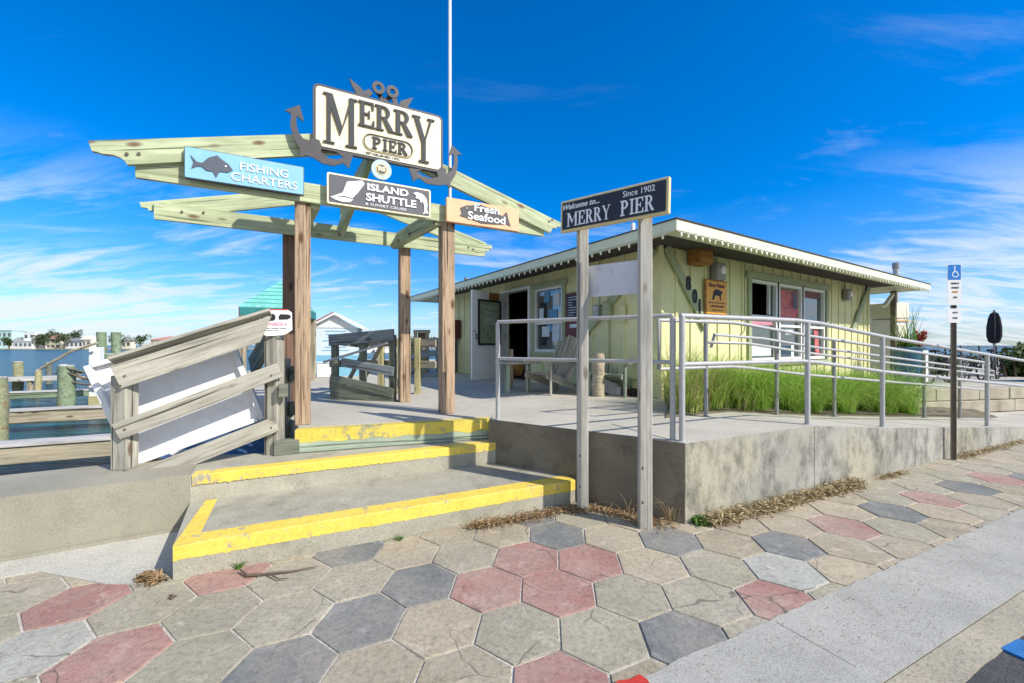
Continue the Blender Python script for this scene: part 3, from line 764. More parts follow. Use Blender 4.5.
b_ = B(); b_.box((.05, -.012, .68), (.46, .004, .44)); b_.out('map', 'palegreen', fm)
t = thing('door_sign', 'small brown wooden sign fixed above the chart on the open door', 'sign', F=Fd @ Matrix.Translation((-.42, -.024, 1.87)))
b_ = B(); b_.box((0, -.012, .08), (.34, .02, .17)); b_.out('sign_board', 'brownbox', t)

# menu board on the left facade
mb = thing('menu_board', 'dark red framed menu board with a black panel between the shack window and the post', 'sign', F=Lf @ Matrix.Translation((-1.98, -.03, 1.0)))
b_ = B(); b_.box((0, -.015, .42), (.46, .03, .86), bev=.005); b_.out('frame', 'darkred', mb)
b_ = B(); b_.box((0, -.032, .55), (.34, .006, .5)); b_.out('panel', 'navy', mb)
b_ = B()
rn = random.Random(2)
for i in range(8):
    L_ = rn.uniform(.1, .26); b_.box((-.14 + L_ / 2, -.037, .76 - i * .05), (L_, .003, .012))
b_.out('writing', 'paper', mb); b_ = B(); b_.box((0, -.033, .2), (.2, .004, .07)); b_.out('price_tag', 'paper', mb)

# small wall fittings
def fitting(F, lab, w, h, d, mat='olive', name='meter_box', cat='electrical box'):
    t = thing(name, lab, cat, F=F)
    b_ = B(); b_.box((0, -d / 2, 0), (w, d, h), bev=.01); b_.out('box', mat, t)
    b_ = B(); b_.box((0, -d - .006, 0), (w * .8, .012, h * .85), bev=.003); b_.cyl((0, -d, h * .1), (0, -d - .03, h * .1), w * .22); b_.out('cover', mat if mat != 'galvdark' else 'galv', t)
    return t
fitting(Lf @ Matrix.Translation((-1.30, -.026, 1.42)), 'grey utility box on the shaded shack wall just right of the menu board', .15, .26, .1, 'galvdark')
fitting(Lf @ Matrix.Translation((-1.05, -.026, 1.44)), 'pale green utility box crossed by the diagonal brace, nearer the shack corner', .14, .30, .1, 'olive')
fitting(Lf @ Matrix.Translation((-.72, -.026, 1.36)), 'narrow yellow switch box nearest the shack corner on the shaded wall', .09, .3, .06, 'siding', 'switch_box')
def lamp(x, z, lab, s=1):
    t = thing('wall_lamp', lab, 'lamp', F=WORLD[bd] @ Matrix.Translation((x, -.025, z)), group='grey box lamps on the sunny shack wall')
    b_ = B(); b_.box((0, -.07 * s, 0), (.24 * s, .14 * s, .30 * s), bev=.02); b_.out('housing', 'galvdark', t)
    b_ = B(); b_.lathe([(.075 * s, 0), (.07 * s, .02), (.03 * s, .035)], seg=14)
    for v_ in b_.bm.verts: v_.co = V((v_.co.x + .03, -.14 * s - v_.co.z, v_.co.y + .02))
    b_.out('lens', 'white', t, smooth=True)
    return t
lamp(1.38, 2.08, 'grey box lamp on the shack wall above the orange sign'); lamp(6.79, 2.04, 'grey box lamp on the shack wall right of the windows', .9)
t = thing('wooden_box', 'square varnished brown wooden box under the eave near the shack corner', 'box', F=WORLD[bd] @ Matrix.Translation((.80, -.025, 2.12)))
b_ = B(); b_.box((0, -.11, .17), (.34, .22, .32), bev=.006); b_.out('box', 'brownbox', t)
b_ = B()
for z in (.07, .17, .27): b_.box((.0, -.225, z), (.33, .012, .09), bev=.003)
b_.out('slat', 'brownbox', t)

# conduits and wires on the walls
def conduit(F, pts, r=.011, m_='olive'):
    b_ = B(); b_.path(pts, r, 6); b_.out('conduit', m_, bd, F)
conduit(WORLD[bd], [(1.38, -.035, 2.2), (1.38, -.035, 2.44)]); conduit(WORLD[bd], [(6.79, -.035, 2.15), (6.79, -.035, 2.44)])
conduit(WORLD[bd], [(2.2, -.035, .1), (2.2, -.035, 1.0), (2.32, -.035, 1.1), (2.32, -.035, 2.4)])
conduit(Lf, [(-1.30, -.035, 1.55), (-1.30, -.035, 2.42)]); conduit(Lf, [(-1.05, -.035, 1.30), (-1.05, -.035, .3), (-.3, -.035, .25)]); conduit(Lf, [(-6.2, -.035, .1), (-6.2, -.035, 1.5), (-5.9, -.035, 1.8), (-5.9, -.035, 2.4)], .018)
# house number 801 running down the brace
nb = thing('house_number', 'black house number 801 stepping diagonally down the brace', 'house number', F=WORLD[bd] @ Matrix.Translation((.62, -.064, 1.30)))
for ch, x, z in (('8', -.08, .42), ('0', .09, .22), ('1', .26, .06)): text_mesh('digit', ch, .24, 'black', nb, (x - .01, -.004, z - .01), ext=.008, bold=.010, height=.235)

# orange notice
os_ = thing('warning_sign', 'orange sign with a dark animal silhouette and black lettering left of the windows', 'sign', F=WORLD[bd] @ Matrix.Translation((1.08, -.045, 1.36)))
b_ = B(); b_.box((.31, .0, .28), (.64, .02, .60)); b_.out('sign_back', 'brownbox', os_)
b_ = B(); b_.box((.32, -.013, .28), (.60, .006, .56)); b_.out('sign_face', 'orange', os_)
text_mesh('lettering', 'Slow Patch', .1, 'darkred', os_, (.08, -.019, .455), width=.46, height=.07, ext=.002, bold=.004)
text_mesh('lettering', 'Please Observe Signs', .04, 'darkred', os_, (.07, -.019, .175), width=.50, height=.03, ext=.001, bold=.001)
text_mesh('lettering', '1-800-555-0000', .05, 'darkred', os_, (.12, -.019, .115), width=.40, height=.035, ext=.001, bold=.002)
text_mesh('lettering', 'of the harbor', .03, 'darkred', os_, (.16, -.019, .055), width=.34, height=.024, ext=.001)
b_ = B(); b_.prism([(.17,.24),(.19,.30),(.21,.38),(.27,.425),(.36,.425),(.42,.405),(.48,.395),(.49,.37),(.44,.345),(.43,.30),(.44,.24),(.41,.24),(.39,.31),(.30,.32),(.26,.31),(.23,.24)], -.0165, -.019)
b_.out('silhouette', 'black', os_)

# string of cream bulbs under both eaves
def lightstring(lab, n, fr, along, ins):
    t = thing('string_lights', lab, 'string lights', F=WORLD[bd] @ Matrix.Translation((0, 0, 0)), group='bulb strings under the shack eaves')
    pts = []; rn = random.Random(n)
    for i in range(n * 2 + 1):
        f = i / (n * 2); a = along[0] + (along[1] - along[0]) * f
        pts.append(fr(a, ins, ez - ft - .012 - (.012 if i % 2 else 0)))
    b_ = B(); b_.path(pts, .004, 5); b_.out('wire', 'white', t)
    me = None
    for i in range(n):
        a = along[0] + (along[1] - along[0]) * (i + .5) / n
        p = fr(a, ins, ez - ft - .03)
        if me is None:
            b_ = B(); b_.lathe([(.007, .008), (.009, -.008), (.016, -.022), (.013, -.040), (.003, -.050)], seg=8)
            o = b_.out('bulb', 'bulb', t, WORLD[t] @ Matrix.Translation(p), smooth=True); me = o
        else:
            o = me.copy(); COL.objects.link(o); o.parent = t; o.matrix_local = Matrix.Translation(p) @ Matrix.Rotation(rn.uniform(-.3, .3), 4, 'X'); WORLD[o] = WORLD[t] @ o.matrix_local
lightstring('string of cream bulbs under the sunny eave above the three windows', 70, lambda a, i, z: V((a, ey0 - .012, z)), (ex0, ex1 - .1), 0)
lightstring('string of cream bulbs under the shaded eave on the door side', 54, lambda a, i, z: V((ex0 - .012, a, z)), (ey0 + .1, ey1), 0)

# porch posts and things right of the shack
t = thing('porch_post', 'slim dark post holding the far right corner of the eave', 'post', F=WORLD[bd] @ Matrix.Translation((8.98, -.35, 0)))
b_ = B(); b_.box((0, 0, 1.13), (.11, .11, 2.26), bev=.005); b_.out('post', 'bronze', t)
b_ = B(); b_.box((-.35, 0, 2.0), (.8, .07, .07), Matrix.Rotation(-.5, 3, 'Y')); b_.out('brace', 'trim', t)
t = thing('utility_pole', 'pale grey utility pole standing behind the far right corner of the roof', 'pole', (12.95, 14.0, DK))
b_ = B(); b_.cyl((0, 0, -.6), (0, 0, 3.42), .09, .08, 14); b_.out('pole', 'galv', t, smooth=True)
b_ = B(); b_.cyl((0, 0, 3.41), (0, 0, 3.6), .1, .1, 12); b_.out('cap', 'galvdark', t)
t = thing('ice_merchandiser', 'tall white outdoor freezer cabinet behind the far right end of the shack', 'freezer', (10.5, 11.55, .3), .35)
b_ = B(); b_.box((-.12, 0, .95), (.55, .7, 1.9), bev=.02); b_.out('cabinet', 'white', t)
b_ = B(); b_.box((-.12, -.0, 2.13), (.58, .72, .42), bev=.015); b_.out('header', 'cream', t)
b_ = B(); b_.box((-.12, -.36, .95), (.42, .03, 1.6), bev=.01); b_.out('door', 'cream', t)
b_ = B(); b_.box((-.12, -.38, 1.86), (.56, .02, .05)); b_.out('trim_strip', 'peach', t)

# ------------------------------------------------------------------ pergola
eA = math.atan2(.466, .885); E_ = V((.885, .466, 0)); G_ = V((-.466, .885, 0))
P1, P2, P3, P4 = V((-2.2, 4.36, DK)), V((-.80, 5.07, DK)), V((-1.58, 6.09, DK)), V((-2.91, 5.42, DK))
pg = thing('entrance_pergola', 'gabled entrance frame of pale green beams on four brown timber posts', 'pergola', tuple(P1), eA)
Fi = WORLD[pg].inverted()
def L_(p): return Fi @ V(p)
for p, top, m_, w in ((P1, 3.16, 'post', .15), (P2, 3.16, 'post', .16), (P3, 3.04, 'post', .15), (P4, 3.0, 'postdark', .15)):
    a = L_(p); board('post', a, a + V((0, 0, top - DK)), w, w, m_, pg, up=(.466, -.885, 0) , bev=.008)
FO = V((-2.2 + .466 * .11, 4.3 - .885 * .0, 0))
def fp(t, z, off=0.0):  # front gable plane
    p = V((-2.2, 4.3, 0)) + E_ * t + G_ * off; return L_((p.x, p.y, z))
def rpnt(t, z, off=0.0):
    p = V((-1.61, 6.01, 0)) + E_ * t + G_ * off; return L_((p.x, p.y, z))
def tailcut(w, d=.20):
    """bird's mouth tail at the x=0 end: curved cut from the lower corner"""
    def f(L):
        return [(0, w / 2), (0, w * .10), (.035, w * .05), (.06, -w * .02)] + [(.06 + .14 * math.sin(a), -w * .02 - (w * .48) * (1 - math.cos(a))) for a in (.5, .9, 1.25, 1.57)] + [(L, -w / 2), (L, w / 2)]
    return f
def tailcut2(w):
    def f(L): return [(0, w / 2), (L, w / 2), (L, w * .22), (L - .05, w * .14), (L - .06, -w * .02), (L - .11, -w * .08), (L - .13, -w / 2), (0, -w / 2)]
    return f
def tailcut2m(w):
    def f(L): return [(L - x, z) for x, z in tailcut2(w)(L)]
    return f
UPV = (0, 0, 1)
pk = .77
board('header_beam', fp(-1.29, 3.075, -.035), fp(2.95, 3.075, -.035), .20, .045, 'beam', pg)
board('rafter', fp(-1.55, 3.11, -.08), fp(pk, 3.74, -.08), .21, .045, 'beam', pg, cut=tailcut(.21))
board('rafter', fp(pk + .02, 3.74, -.08), fp(3.17, 3.08, -.08), .20, .045, 'beam', pg, cut=tailcut2(.20))
board('header_beam', rpnt(-2.75, 3.0, -.10), rpnt(1.40, 2.98, -.10), .19, .045, 'beam', pg, cut=tailcut2(.19))
board('rafter', rpnt(-2.86, 2.99, -.055), rpnt(-.74, 3.56, -.055), .19, .045, 'beam', pg, cut=tailcut2m(.19))
board('rafter', rpnt(-.72, 3.56, -.055), rpnt(1.30, 3.02, -.055), .19, .045, 'beam', pg)
board('ridge_beam', fp(pk, 3.70, .0), rpnt(-.74, 3.50, .05), .19, .05, 'beam', pg)
a, c = L_(P2), L_(P3); board('plate_beam', a + V((-.12, -.05, 2.36)), c + V((-.13, .1, 2.34)), .19, .09, 'beam', pg)
a, c = L_(P1), L_(P4); board('plate_beam', a + V((.12, -.05, 2.36)), c + V((.13, .1, 2.34)), .19, .09, 'beam', pg)
a = L_((-2.27, 5.62, 2.93)); board('king_post', a, a + V((0, 0, .6)), .09, .07, 'beam', pg, up=(1, 0, 0))
board('brace', fp(pk - .05, 3.66, .06), rpnt(-.83, 2.98, -.17), .14, .07, 'beam', pg)
def bolt(q, r, par, d=V((0, -.012, 0))):
    b_ = B(); b_.cyl(q, V(q) + d, r, seg=8); b_.out('bolt', 'bronze', par)
for x in (-.02, .03, .08): bolt(V((x * 3 - .9, -.13, 2.33)) + L_(P3), .012, pg)
for t_, z_ in ((-1.25, 3.17), (-1.33, 3.15), (3.0, 3.17), (3.05, 3.2)):
    bolt(fp(t_, z_, -.104), .013, pg)
for q in (rpnt(-2.5, 3.02, -.125), rpnt(-2.3, 3.04, -.125), rpnt(1.0, 3.0, -.125), rpnt(1.08, 2.98, -.125)): bolt(q, .012, pg)
q = L_((-2.93, 5.30, 2.98)); b_ = B(); b_.box(q, (.06, .01, .12)); b_.box(q + V((.01, -.01, -.02)), (.02, .02, .03)); b_.out('bracket', 'galv', pg)

# flagpole beside the front right post
t = thing('flagpole', 'slim white flagpole rising beside the right front pergola post', 'flagpole', (P2.x + .015, P2.y + .17, DK))
b_ = B(); b_.cyl((0, 0, 0), (0, 0, 7.6), .022, .02, 10); b_.out('pole', 'whitepanel', t, smooth=True)
b_ = B(); b_.cyl((0, 0, 0), (0, 0, .12), .04, .035, 12); b_.out('foot', 'galvdark', t)

# signs on the pergola (board frame: x to the right, front towards -y)
SF = Matrix.Translation((-2.13, 4.17, 0)) @ Matrix.Rotation(eA, 4, 'Z')
def sign(name, lab, F=SF): return thing(name, lab, 'sign', F=F)
def shape(name, poly, mat, parent, y0, y1, F=None):
    b_ = B(); b_.prism(poly, y0, y1); return b_.out(name, mat, parent, F)

sg = sign('main_sign', 'big cream sign reading MERRY PIER in grey serif letters at the top of the pergola')
outer = rrect(.117, 3.515, 1.49, 4.178, .06); inner = rrect(.143, 3.541, 1.464, 4.152, .04)
shape('board', outer, 'anchor', sg, 0, .05)
shape('face', inner, 'cream', sg, -.006, -.0002)
b_ = B()
for z in (3.745, 3.95): b_.box((.80, -.0068, z), (1.30, .0012, .004))
b_.out('board_seam', 'creamedge', sg)
items = [('M', .215, 3.585, .325, .515), ('E', .555, 3.84, .165, .27), ('R', .725, 3.84, .195, .27), ('R', .925, 3.84, .205, .27), ('Y', 1.13, 3.585, .255, .515)]
serif('lettering', items, 'letter', sg, -.0062, .016)
serif('letter_shadow', [(c_, x - .010, z - .010, w, h) for c_, x, z, w, h in items], 'gold', sg, -.006, .004)
it2 = [('P', .695, 3.628, .10, .125), ('I', .805, 3.628, .055, .125), ('E', .87, 3.628, .085, .125), ('R', .965, 3.628, .11, .125)]
serif('lettering', it2, 'letter', sg, -.0062, .014)
serif('letter_shadow', [(c_, x - .006, z - .006, w, h) for c_, x, z, w, h in it2], 'gold', sg, -.006, .004)
def ring_outline(poly, w, cx, cz, y0, y1, name, mat, parent):
    b_ = B(); n = len(poly)
    def ins(p): d = V((p[0] - cx, p[1] - cz)); l = d.length; k = (l - w) / l; return (cx + d.x * k, cz + d.y * k)
    for i in range(n):
        a_, c_ = poly[i], poly[(i + 1) % n]
        if (V(a_) - V(c_)).length < 1e-5: continue
        q = [a_, c_, ins(c_), ins(a_)]
        b_.quad([(x, y1, z) for x, z in q]); b_.quad([(q[0][0], y0, q[0][1]), (q[1][0], y0, q[1][1]), (q[1][0], y1, q[1][1]), (q[0][0], y1, q[0][1])]); b_.quad([(q[2][0], y0, q[2][1]), (q[3][0], y0, q[3][1]), (q[3][0], y1, q[3][1]), (q[2][0], y1, q[2][1])])
    return b_.out(name, mat, parent, fix=False)
ring_outline(rrect(.60, 3.596, 1.14, 3.785, .092, 8), .016, .87, 3.69, -.006, -.016, 'name_oval', 'gold', sg)
ring_outline(rrect(.607, 3.603, 1.133, 3.778, .086, 8), .009, .87, 3.69, -.006, -.018, 'name_oval', 'letter', sg)
text_mesh('lettering', 'ESTABLISHED 1902', .04, 'letter', sg, (.63, -.0075, 3.552), width=.36, height=.026, ext=.0015, bold=.001)

# two crossed anchors behind the sign: rings and stocks above, flukes below each side
ANL=[(-0.133,3.814),(-0.077,3.791),(-0.087,3.668),(-0.052,3.545),(-0.003,3.464),(0.006,3.378),(0.056,3.41),(0.126,3.396),(0.208,3.357),(0.312,3.355),(0.407,3.402),(0.455,3.356),(0.501,3.514),(0.339,3.498),(0.407,3.457),(0.333,3.423),(0.253,3.422),(0.191,3.47),(0.197,3.535),(0.177,3.587),(0.126,3.597),(0.076,3.563),(0.03,3.569),(-0.013,3.62),(-0.033,3.704),(-0.031,3.781),(0.036,3.743),(-0.003,3.898)]
ANR=[(1.593,3.858),(1.558,3.721),(1.615,3.759),(1.62,3.656),(1.593,3.559),(1.525,3.5),(1.525,3.559),(1.459,3.572),(1.406,3.51),(1.432,3.451),(1.34,3.416),(1.237,3.427),(1.174,3.463),(1.237,3.495),(1.087,3.485),(1.137,3.346),(1.199,3.395),(1.289,3.349),(1.419,3.352),(1.525,3.378),(1.574,3.348),(1.58,3.414),(1.64,3.516),(1.667,3.652),(1.662,3.761),(1.717,3.768)]
def scaled(poly, k):
    cx = sum(p[0] for p in poly) / len(poly); cz = sum(p[1] for p in poly) / len(poly)
    return [(cx + (x - cx) * k, cz + (z - cz) * k) for x, z in poly]
for poly, rc, spike, arm, lab, dy in ((ANL, (.917, 4.318), [(1.149,4.319),(1.082,4.182),(0.977,4.178),(1.013,4.245)], [(0.905,4.271),(0.953,4.294),(0.989,4.16),(0.936,4.16)], 'flat grey anchor whose flukes hook out below the left end of the big sign', 0),
                                (ANR, (.768, 4.323), [(0.466,4.333),(0.582,4.267),(0.638,4.205),(0.56,4.16),(0.501,4.25)], [(0.638,4.16),(0.605,4.233),(0.672,4.281),(0.707,4.24)], 'flat grey anchor whose flukes hook out below the right end of the big sign', .0)):
    t = thing('anchor', lab, 'anchor', F=SF, group='crossed anchors behind the big sign')
    y0, y1 = (-.028, -.010) if poly is ANL else (-.027, -.009)
    shape('fluke', poly, 'anchor', t, y0, y1)
    b_ = B(); b_.prism(poly, y1 + .001, y1 + .006)
    bmc = V((sum(p[0] for p in poly) / len(poly), 0, sum(p[1] for p in poly) / len(poly)))
    b_.bm.free()
    yb = .052 if poly is ANL else .068
    # shank behind the board
    cx = -.01 if poly is ANL else 1.53
    shape('shank', [(rc[0] - .03, rc[1] - .03), (rc[0] + .03, rc[1] - .03), (cx + (.14 if poly is ANL else -.02), 3.50), (cx + (.02 if poly is ANL else -.14), 3.46)], 'anchor', t, yb, yb + .014)
    shape('stock', spike, 'anchor', t, .022 if poly is ANL else .020, .045)
    shape('stock_arm', arm, 'anchor', t, .024, .046)
    outer_ = arc(rc[0], rc[1], .068, 0, 360, 20); in_ = arc(rc[0], rc[1], .03, 360, 0, 20)
    b_ = B()
    for i in range(20):
        q = [outer_[i], outer_[i + 1], arc(rc[0], rc[1], .03, 0, 360, 20)[i + 1], arc(rc[0], rc[1], .03, 0, 360, 20)[i]]
        b_.prism(q, .018 if poly is ANL else .024, .048)
    b_.out('ring', 'anchor', t)

# round medallion under the big sign
t = sign('medallion', 'round pale blue medallion with a gold centre hanging between the two middle signs'); cx, cz = .792, 3.412
shape('disc', arc(cx, cz, .106, 0, 354, 60), 'aqua', t, -.02, .01)
for poly, mt, y in ((arc(cx, cz, .062, 0, 350, 36), 'gold', -.024), (arc(cx, cz, .048, 0, 350, 30), 'fishgrey', -.027)): shape('centre', poly, mt, t, y, -.019)
text_mesh('emblem', 'RS', .07, 'creamedge', t, (cx - .038, -.030, cz - .022), width=.076, height=.05, ext=.002, bold=.004)
b_ = B(); b_.cyl((cx, .02, cz + .09), (cx, .02, cz + .16), .006, seg=6); b_.cyl((cx, .02, cz - .15), (cx, .02, cz - .09), .006, seg=6); b_.box((cx, .012, cz), (.02, .012, .24)); b_.out('hanger', 'galvdark', t)

def boardsign(name, lab, x0, z0, x1, z1, edge, face, border=.012, r=.012):
    t = sign(name, lab)
    shape('board', rrect(x0, z0, x1, z1, r), edge, t, 0, .035)
    shape('face', rrect(x0 + border, z0 + border, x1 - border, z1 - border, r * .7), face, t, -.004, -.0002)
    return t
t = boardsign('charter_sign', 'light blue sign reading FISHING CHARTERS with a grey fish left of the big sign', -.929, 3.01, .036, 3.295, 'fishgrey', 'skyblue', .006)
FISH=[(-0.882,3.218),(-0.835,3.165),(-0.796,3.164),(-0.747,3.223),(-0.682,3.256),(-0.658,3.232),(-0.599,3.193),(-0.562,3.144),(-0.599,3.113),(-0.666,3.11),(-0.69,3.051),(-0.715,3.101),(-0.763,3.101),(-0.803,3.132),(-0.835,3.126),(-0.875,3.099),(-0.859,3.16)]
shape('fish', FISH, 'fishgrey', t, -.012, -.004); shape('fish_eye', arc(-.616, 3.168, .008, 0, 330, 10), 'palewhite', t, -.015, -.011)
text_mesh('lettering', 'FISHING', .1, 'palewhite', t, (-.505, -.0085, 3.155), width=.40, height=.075, ext=.003, bold=.0)
text_mesh('lettering', 'CHARTERS', .1, 'palewhite', t, (-.575, -.0085, 3.050), width=.55, height=.075, ext=.003, bold=.0)

t = boardsign('shuttle_sign', 'slate grey cream-edged sign reading ISLAND SHUTTLE with a white shell and a dolphin', .248, 2.968, 1.345, 3.29, 'creamedge', 'islgrey', .018, .02)
SHELL=[(0.27,3.028),(0.397,3.095),(0.44,3.218),(0.594,3.258),(0.616,3.227),(0.549,3.121),(0.494,3.052),(0.418,3.061),(0.333,3.04)]
shape('shell', SHELL, 'palewhite', t, -.013, -.004)
shape('shell', [(.285, 3.028), (.40, 3.052), (.505, 3.042), (.47, 3.008), (.40, 2.998), (.33, 3.012)], 'palewhite', t, -.012, -.004)
shape('shell_line', [(.30, 3.032), (.41, 3.064), (.50, 3.052), (.50, 3.045), (.41, 3.056), (.31, 3.03)], 'islgrey', t, -.0142, -.004)
shape('dolphin', [(1.137,3.217),(1.18,3.235),(1.237,3.226),(1.275,3.20),(1.296,3.165),(1.304,3.11),(1.296,3.05),(1.318,3.01),(1.285,3.012),(1.25,2.992),(1.268,3.035),(1.268,3.09),(1.25,3.14),(1.225,3.12),(1.212,3.159),(1.162,3.168),(1.182,3.190)], 'palewhite', t, -.013, -.004)
text_mesh('lettering', 'ISLAND', .1, 'palewhite', t, (.645, -.0085, 3.165), width=.44, height=.078, ext=.005, bold=.003)
text_mesh('lettering', 'SHUTTLE', .1, 'palewhite', t, (.63, -.0085, 3.052), width=.545, height=.085, ext=.005, bold=.003)
text_mesh('lettering', '& SUNSET CRUISE', .1, 'palewhite', t, (.625, -.0065, 3.006), width=.44, height=.026, ext=.002, bold=.0)

t = boardsign('seafood_sign', 'peach sign reading Fresh Seafood over a grey fish at the right end of the beam', 1.536, 2.958, 2.506, 3.243, 'peach', 'peach', .004)
SEA=[(1.704,3.139),(1.779,3.179),(1.88,3.195),(1.973,3.219),(2.026,3.203),(2.11,3.192),(2.207,3.15),(2.262,3.117),(2.328,3.186),(2.35,3.1),(2.384,3.005),(2.317,3.026),(2.218,3.008),(2.11,2.998),(1.984,2.99),(1.901,3.008),(1.819,3.025),(1.694,3.044),(1.724,3.077)]
shape('fish', SEA, 'anchor', t, -.010, -.004); shape('fish_eye', arc(1.79, 3.15, .007, 0, 330, 8), 'palewhite', t, -.012, -.009)
text_mesh('lettering', 'Fresh', .1, 'palewhite', t, (1.885, -.0135, 3.127), width=.335, height=.09, ext=.003, bold=.002)
text_mesh('lettering', 'Seafood', .1, 'palewhite', t, (1.80, -.0135, 3.017), width=.505, height=.098, ext=.003, bold=.002)

# ------------------------------------------------------------------ welcome sign on two posts
q2, q1 = V((1.095, 3.42, 0)), V((.645, 3.80, 0))
wd_ = (q2 - q1).normalized(); wa = math.atan2(wd_.y, wd_.x)
ws = thing('welcome_sign', 'navy Welcome to MERRY PIER sign standing on two whitewashed posts at the ramp corner', 'sign', tuple(q1), wa)
Lw = (q2 - q1).length
board('post', (0, 0, -.03), (0, 0, 2.70), .10, .10, 'signpost', ws, up=(.1, 1, 0), bev=.006)
board('post', (Lw, 0, -.03), (Lw, 0, 2.72), .10, .10, 'signpost', ws, up=(.1, 1, 0), bev=.006)
F = WORLD[ws] @ Matrix.Translation((-.18, -.052, 2.54)) @ Matrix.Rotation(.02, 4, 'Y')
b_ = B(); b_.box((.50, -.022, .14), (.995, .04, .285), bev=.004); bo = b_.out('board', 'goldedge', ws, F)
b_ = B(); b_.box((.50, -.046, .14), (.95, .008, .24)); b_.out('face', 'navy', bo, F)
ws2 = bo
def wtext(s, x, z, w, h, **k): return text_mesh('lettering', s, .1, 'palewhite', ws2, (x, -.052, z), width=w, height=h, ext=.002, **k)
wtext('Welcome to...', .035, .192, .37, .05, shear=.35, bold=.002); wtext('Since 1902', .62, .192, .27, .05, bold=.0005)
its = []; x = .075
for ch, w in zip('MERRY', (.115, .07, .075, .075, .08)): its.append((ch, x, .038, w, .122)); x += w + .005
x = .60
for ch, w in zip('PIER', (.075, .04, .075, .08)): its.append((ch, x, .04, w, .126)); x += w + .005
serif('lettering', its, 'palewhite', ws2, -.05, .003)
b_ = B(); b_.box((Lw / 2 - .02, .055, 2.08), (Lw + .02, .012, .285), Matrix.Rotation(.01, 3, 'Y')); b_.out('blank_panel', 'greypanel', ws)
for x in (0, Lw):
    for z in (.22, .5): bolt((x, -.05, z), .014, ws, V((0, -.01, 0)))

# ------------------------------------------------------------------ railings
def railing(lab, posts, rails, rr=.021, pr=.024, square=False, name='railing', group=None, pm='galv', rm='galv', extra=None):
    o = posts[0][0]; t = thing(name, lab, 'railing', tuple(o), group=group)
    for p, top in posts:
        b_ = B()
        if square: b_.box((0, 0, (top - p.z) / 2), (.055, .055, top - p.z), Matrix.Rotation(math.atan2(RD.y, RD.x), 3, 'Z'), bev=.004)
        else: b_.cyl((0, 0, 0), (0, 0, top - p.z), pr, seg=12)
        b_.lathe([(.055, 0), (.055, .008), (.03, .012)], seg=12)
        b_.out('post', pm, t, Matrix.Translation(p), smooth=not square)
    for pts, r in rails:
        b_ = B(); b_.path([V(p) - o for p in pts], r, 12); b_.out('rail', rm, t, smooth=True)
    return t
wi = Wn * .06
def wp(s, z=DK): p = A.lerp(Bc, s) + wi; return V((p.x, p.y, z))
railing('galvanised railing along the top of the stained wing wall beside the steps',
        [(wp(.965), 1.75), (wp(.055), 1.75)], [([wp(.965, 1.755), wp(.055, 1.755)], .020), ([wp(.965, 1.35), wp(.055, 1.35)], .018)], group='metal handrails of the ramp')
ts = [.02, 1.80, 3.275, 6.25, 9.2]
railing('outer galvanised railing along the street edge of the ramp', [(rp(t, .05), ramp_z(t) + 1.08) for t in ts],
        [([rp(.0, .05, 1.08)] + [rp(t, .05, 1.08) for t in (1.6, 2.0, 3.3, 6.25, 9.3)], .022), ([rp(.02, .05, .665)] + [rp(t, .05, .665) for t in (1.7, 2.0, 3.3, 6.25, 9.3)], .020)], group='metal handrails of the ramp', pr=.025)
ti = [1.27, 2.56, 3.85, 6.5, 7.85, 9.1]
railing('inner galvanised railing with two handrails in front of the green grass', [(rp(t, .85), ramp_z(t) + 1.1) for t in ti],
        [([rp(.55, .85, .57)] + [rp(t, .85, 1.1) for t in (.55, 1.7, 2.0, 3.3, 6.5, 9.12)], .022), ([rp(1.34, .84, .80)] + [rp(t, .79, .95) for t in (1.34, 2.2, 3.3, 6.5, 9.12)] + [rp(9.15, .79, .80)], .017),
         ([rp(1.27, .85, .86)] + [rp(t, .79, .86) for t in (1.34, 1.9, 3.3, 6.5, 9.12)], .017), ([rp(t, .85, .57) for t in (.55, 1.7, 2.0, 3.3, 6.5, 9.12)], .018)], group='metal handrails of the ramp', pm='galvdark')

# accessible parking sign
ap = thing('parking_sign', 'brown post with a blue wheelchair sign and white plates by the ramp wall', 'sign', (5.76, 5.42, 0), -.06)
b_ = B(); b_.prism([(-.035, -.012), (-.02, .014), (.02, .014), (.035, -.012), (.028, -.014), (.016, .006), (-.016, .006), (-.028, -.014)], -.05, 2.45, 'z'); 
for v_ in b_.bm.verts: v_.co.z = v_.co.z; 
b_.out('post', 'bronze', ap)
def rsign(z0, z1, face, nm):
    b_ = B(); b_.prism(rrect(-.085, z0, .085, z1, .012), -.018, -.015); return b_.out(nm, face, ap)
F0 = (0, 0, 0)
rsign(2.02, 2.55, 'white', 'plate'); shape('face', rrect(-.078, 2.35, .078, 2.545, .01), 'adablue', ap, -.0205, -.0185); rsign(1.79, 1.975, 'white', 'plate')
b_ = B(); yk = (-.0225, -.0207)
b_.prism(arc(.0, 2.515, .011, 0, 330, 10), *yk); b_.prism([(-.006, 2.50), (.006, 2.50), (.008, 2.455), (.035, 2.455), (.052, 2.405), (.042, 2.402), (.028, 2.445), (-.004, 2.445)], *yk)
for i in range(14):
    a0, a1 = 110 + i * 17, 110 + (i + 1) * 17
    b_.prism([(.008 + .04 * math.cos(math.radians(a0)), 2.42 + .042 * math.sin(math.radians(a0))), (.008 + .04 * math.cos(math.radians(a1)), 2.42 + .042 * math.sin(math.radians(a1))), (.008 + .03 * math.cos(math.radians(a1)), 2.42 + .032 * math.sin(math.radians(a1))), (.008 + .03 * math.cos(math.radians(a0)), 2.42 + .032 * math.sin(math.radians(a0)))], *yk)
b_.out('wheelchair_symbol', 'palewhite', ap)
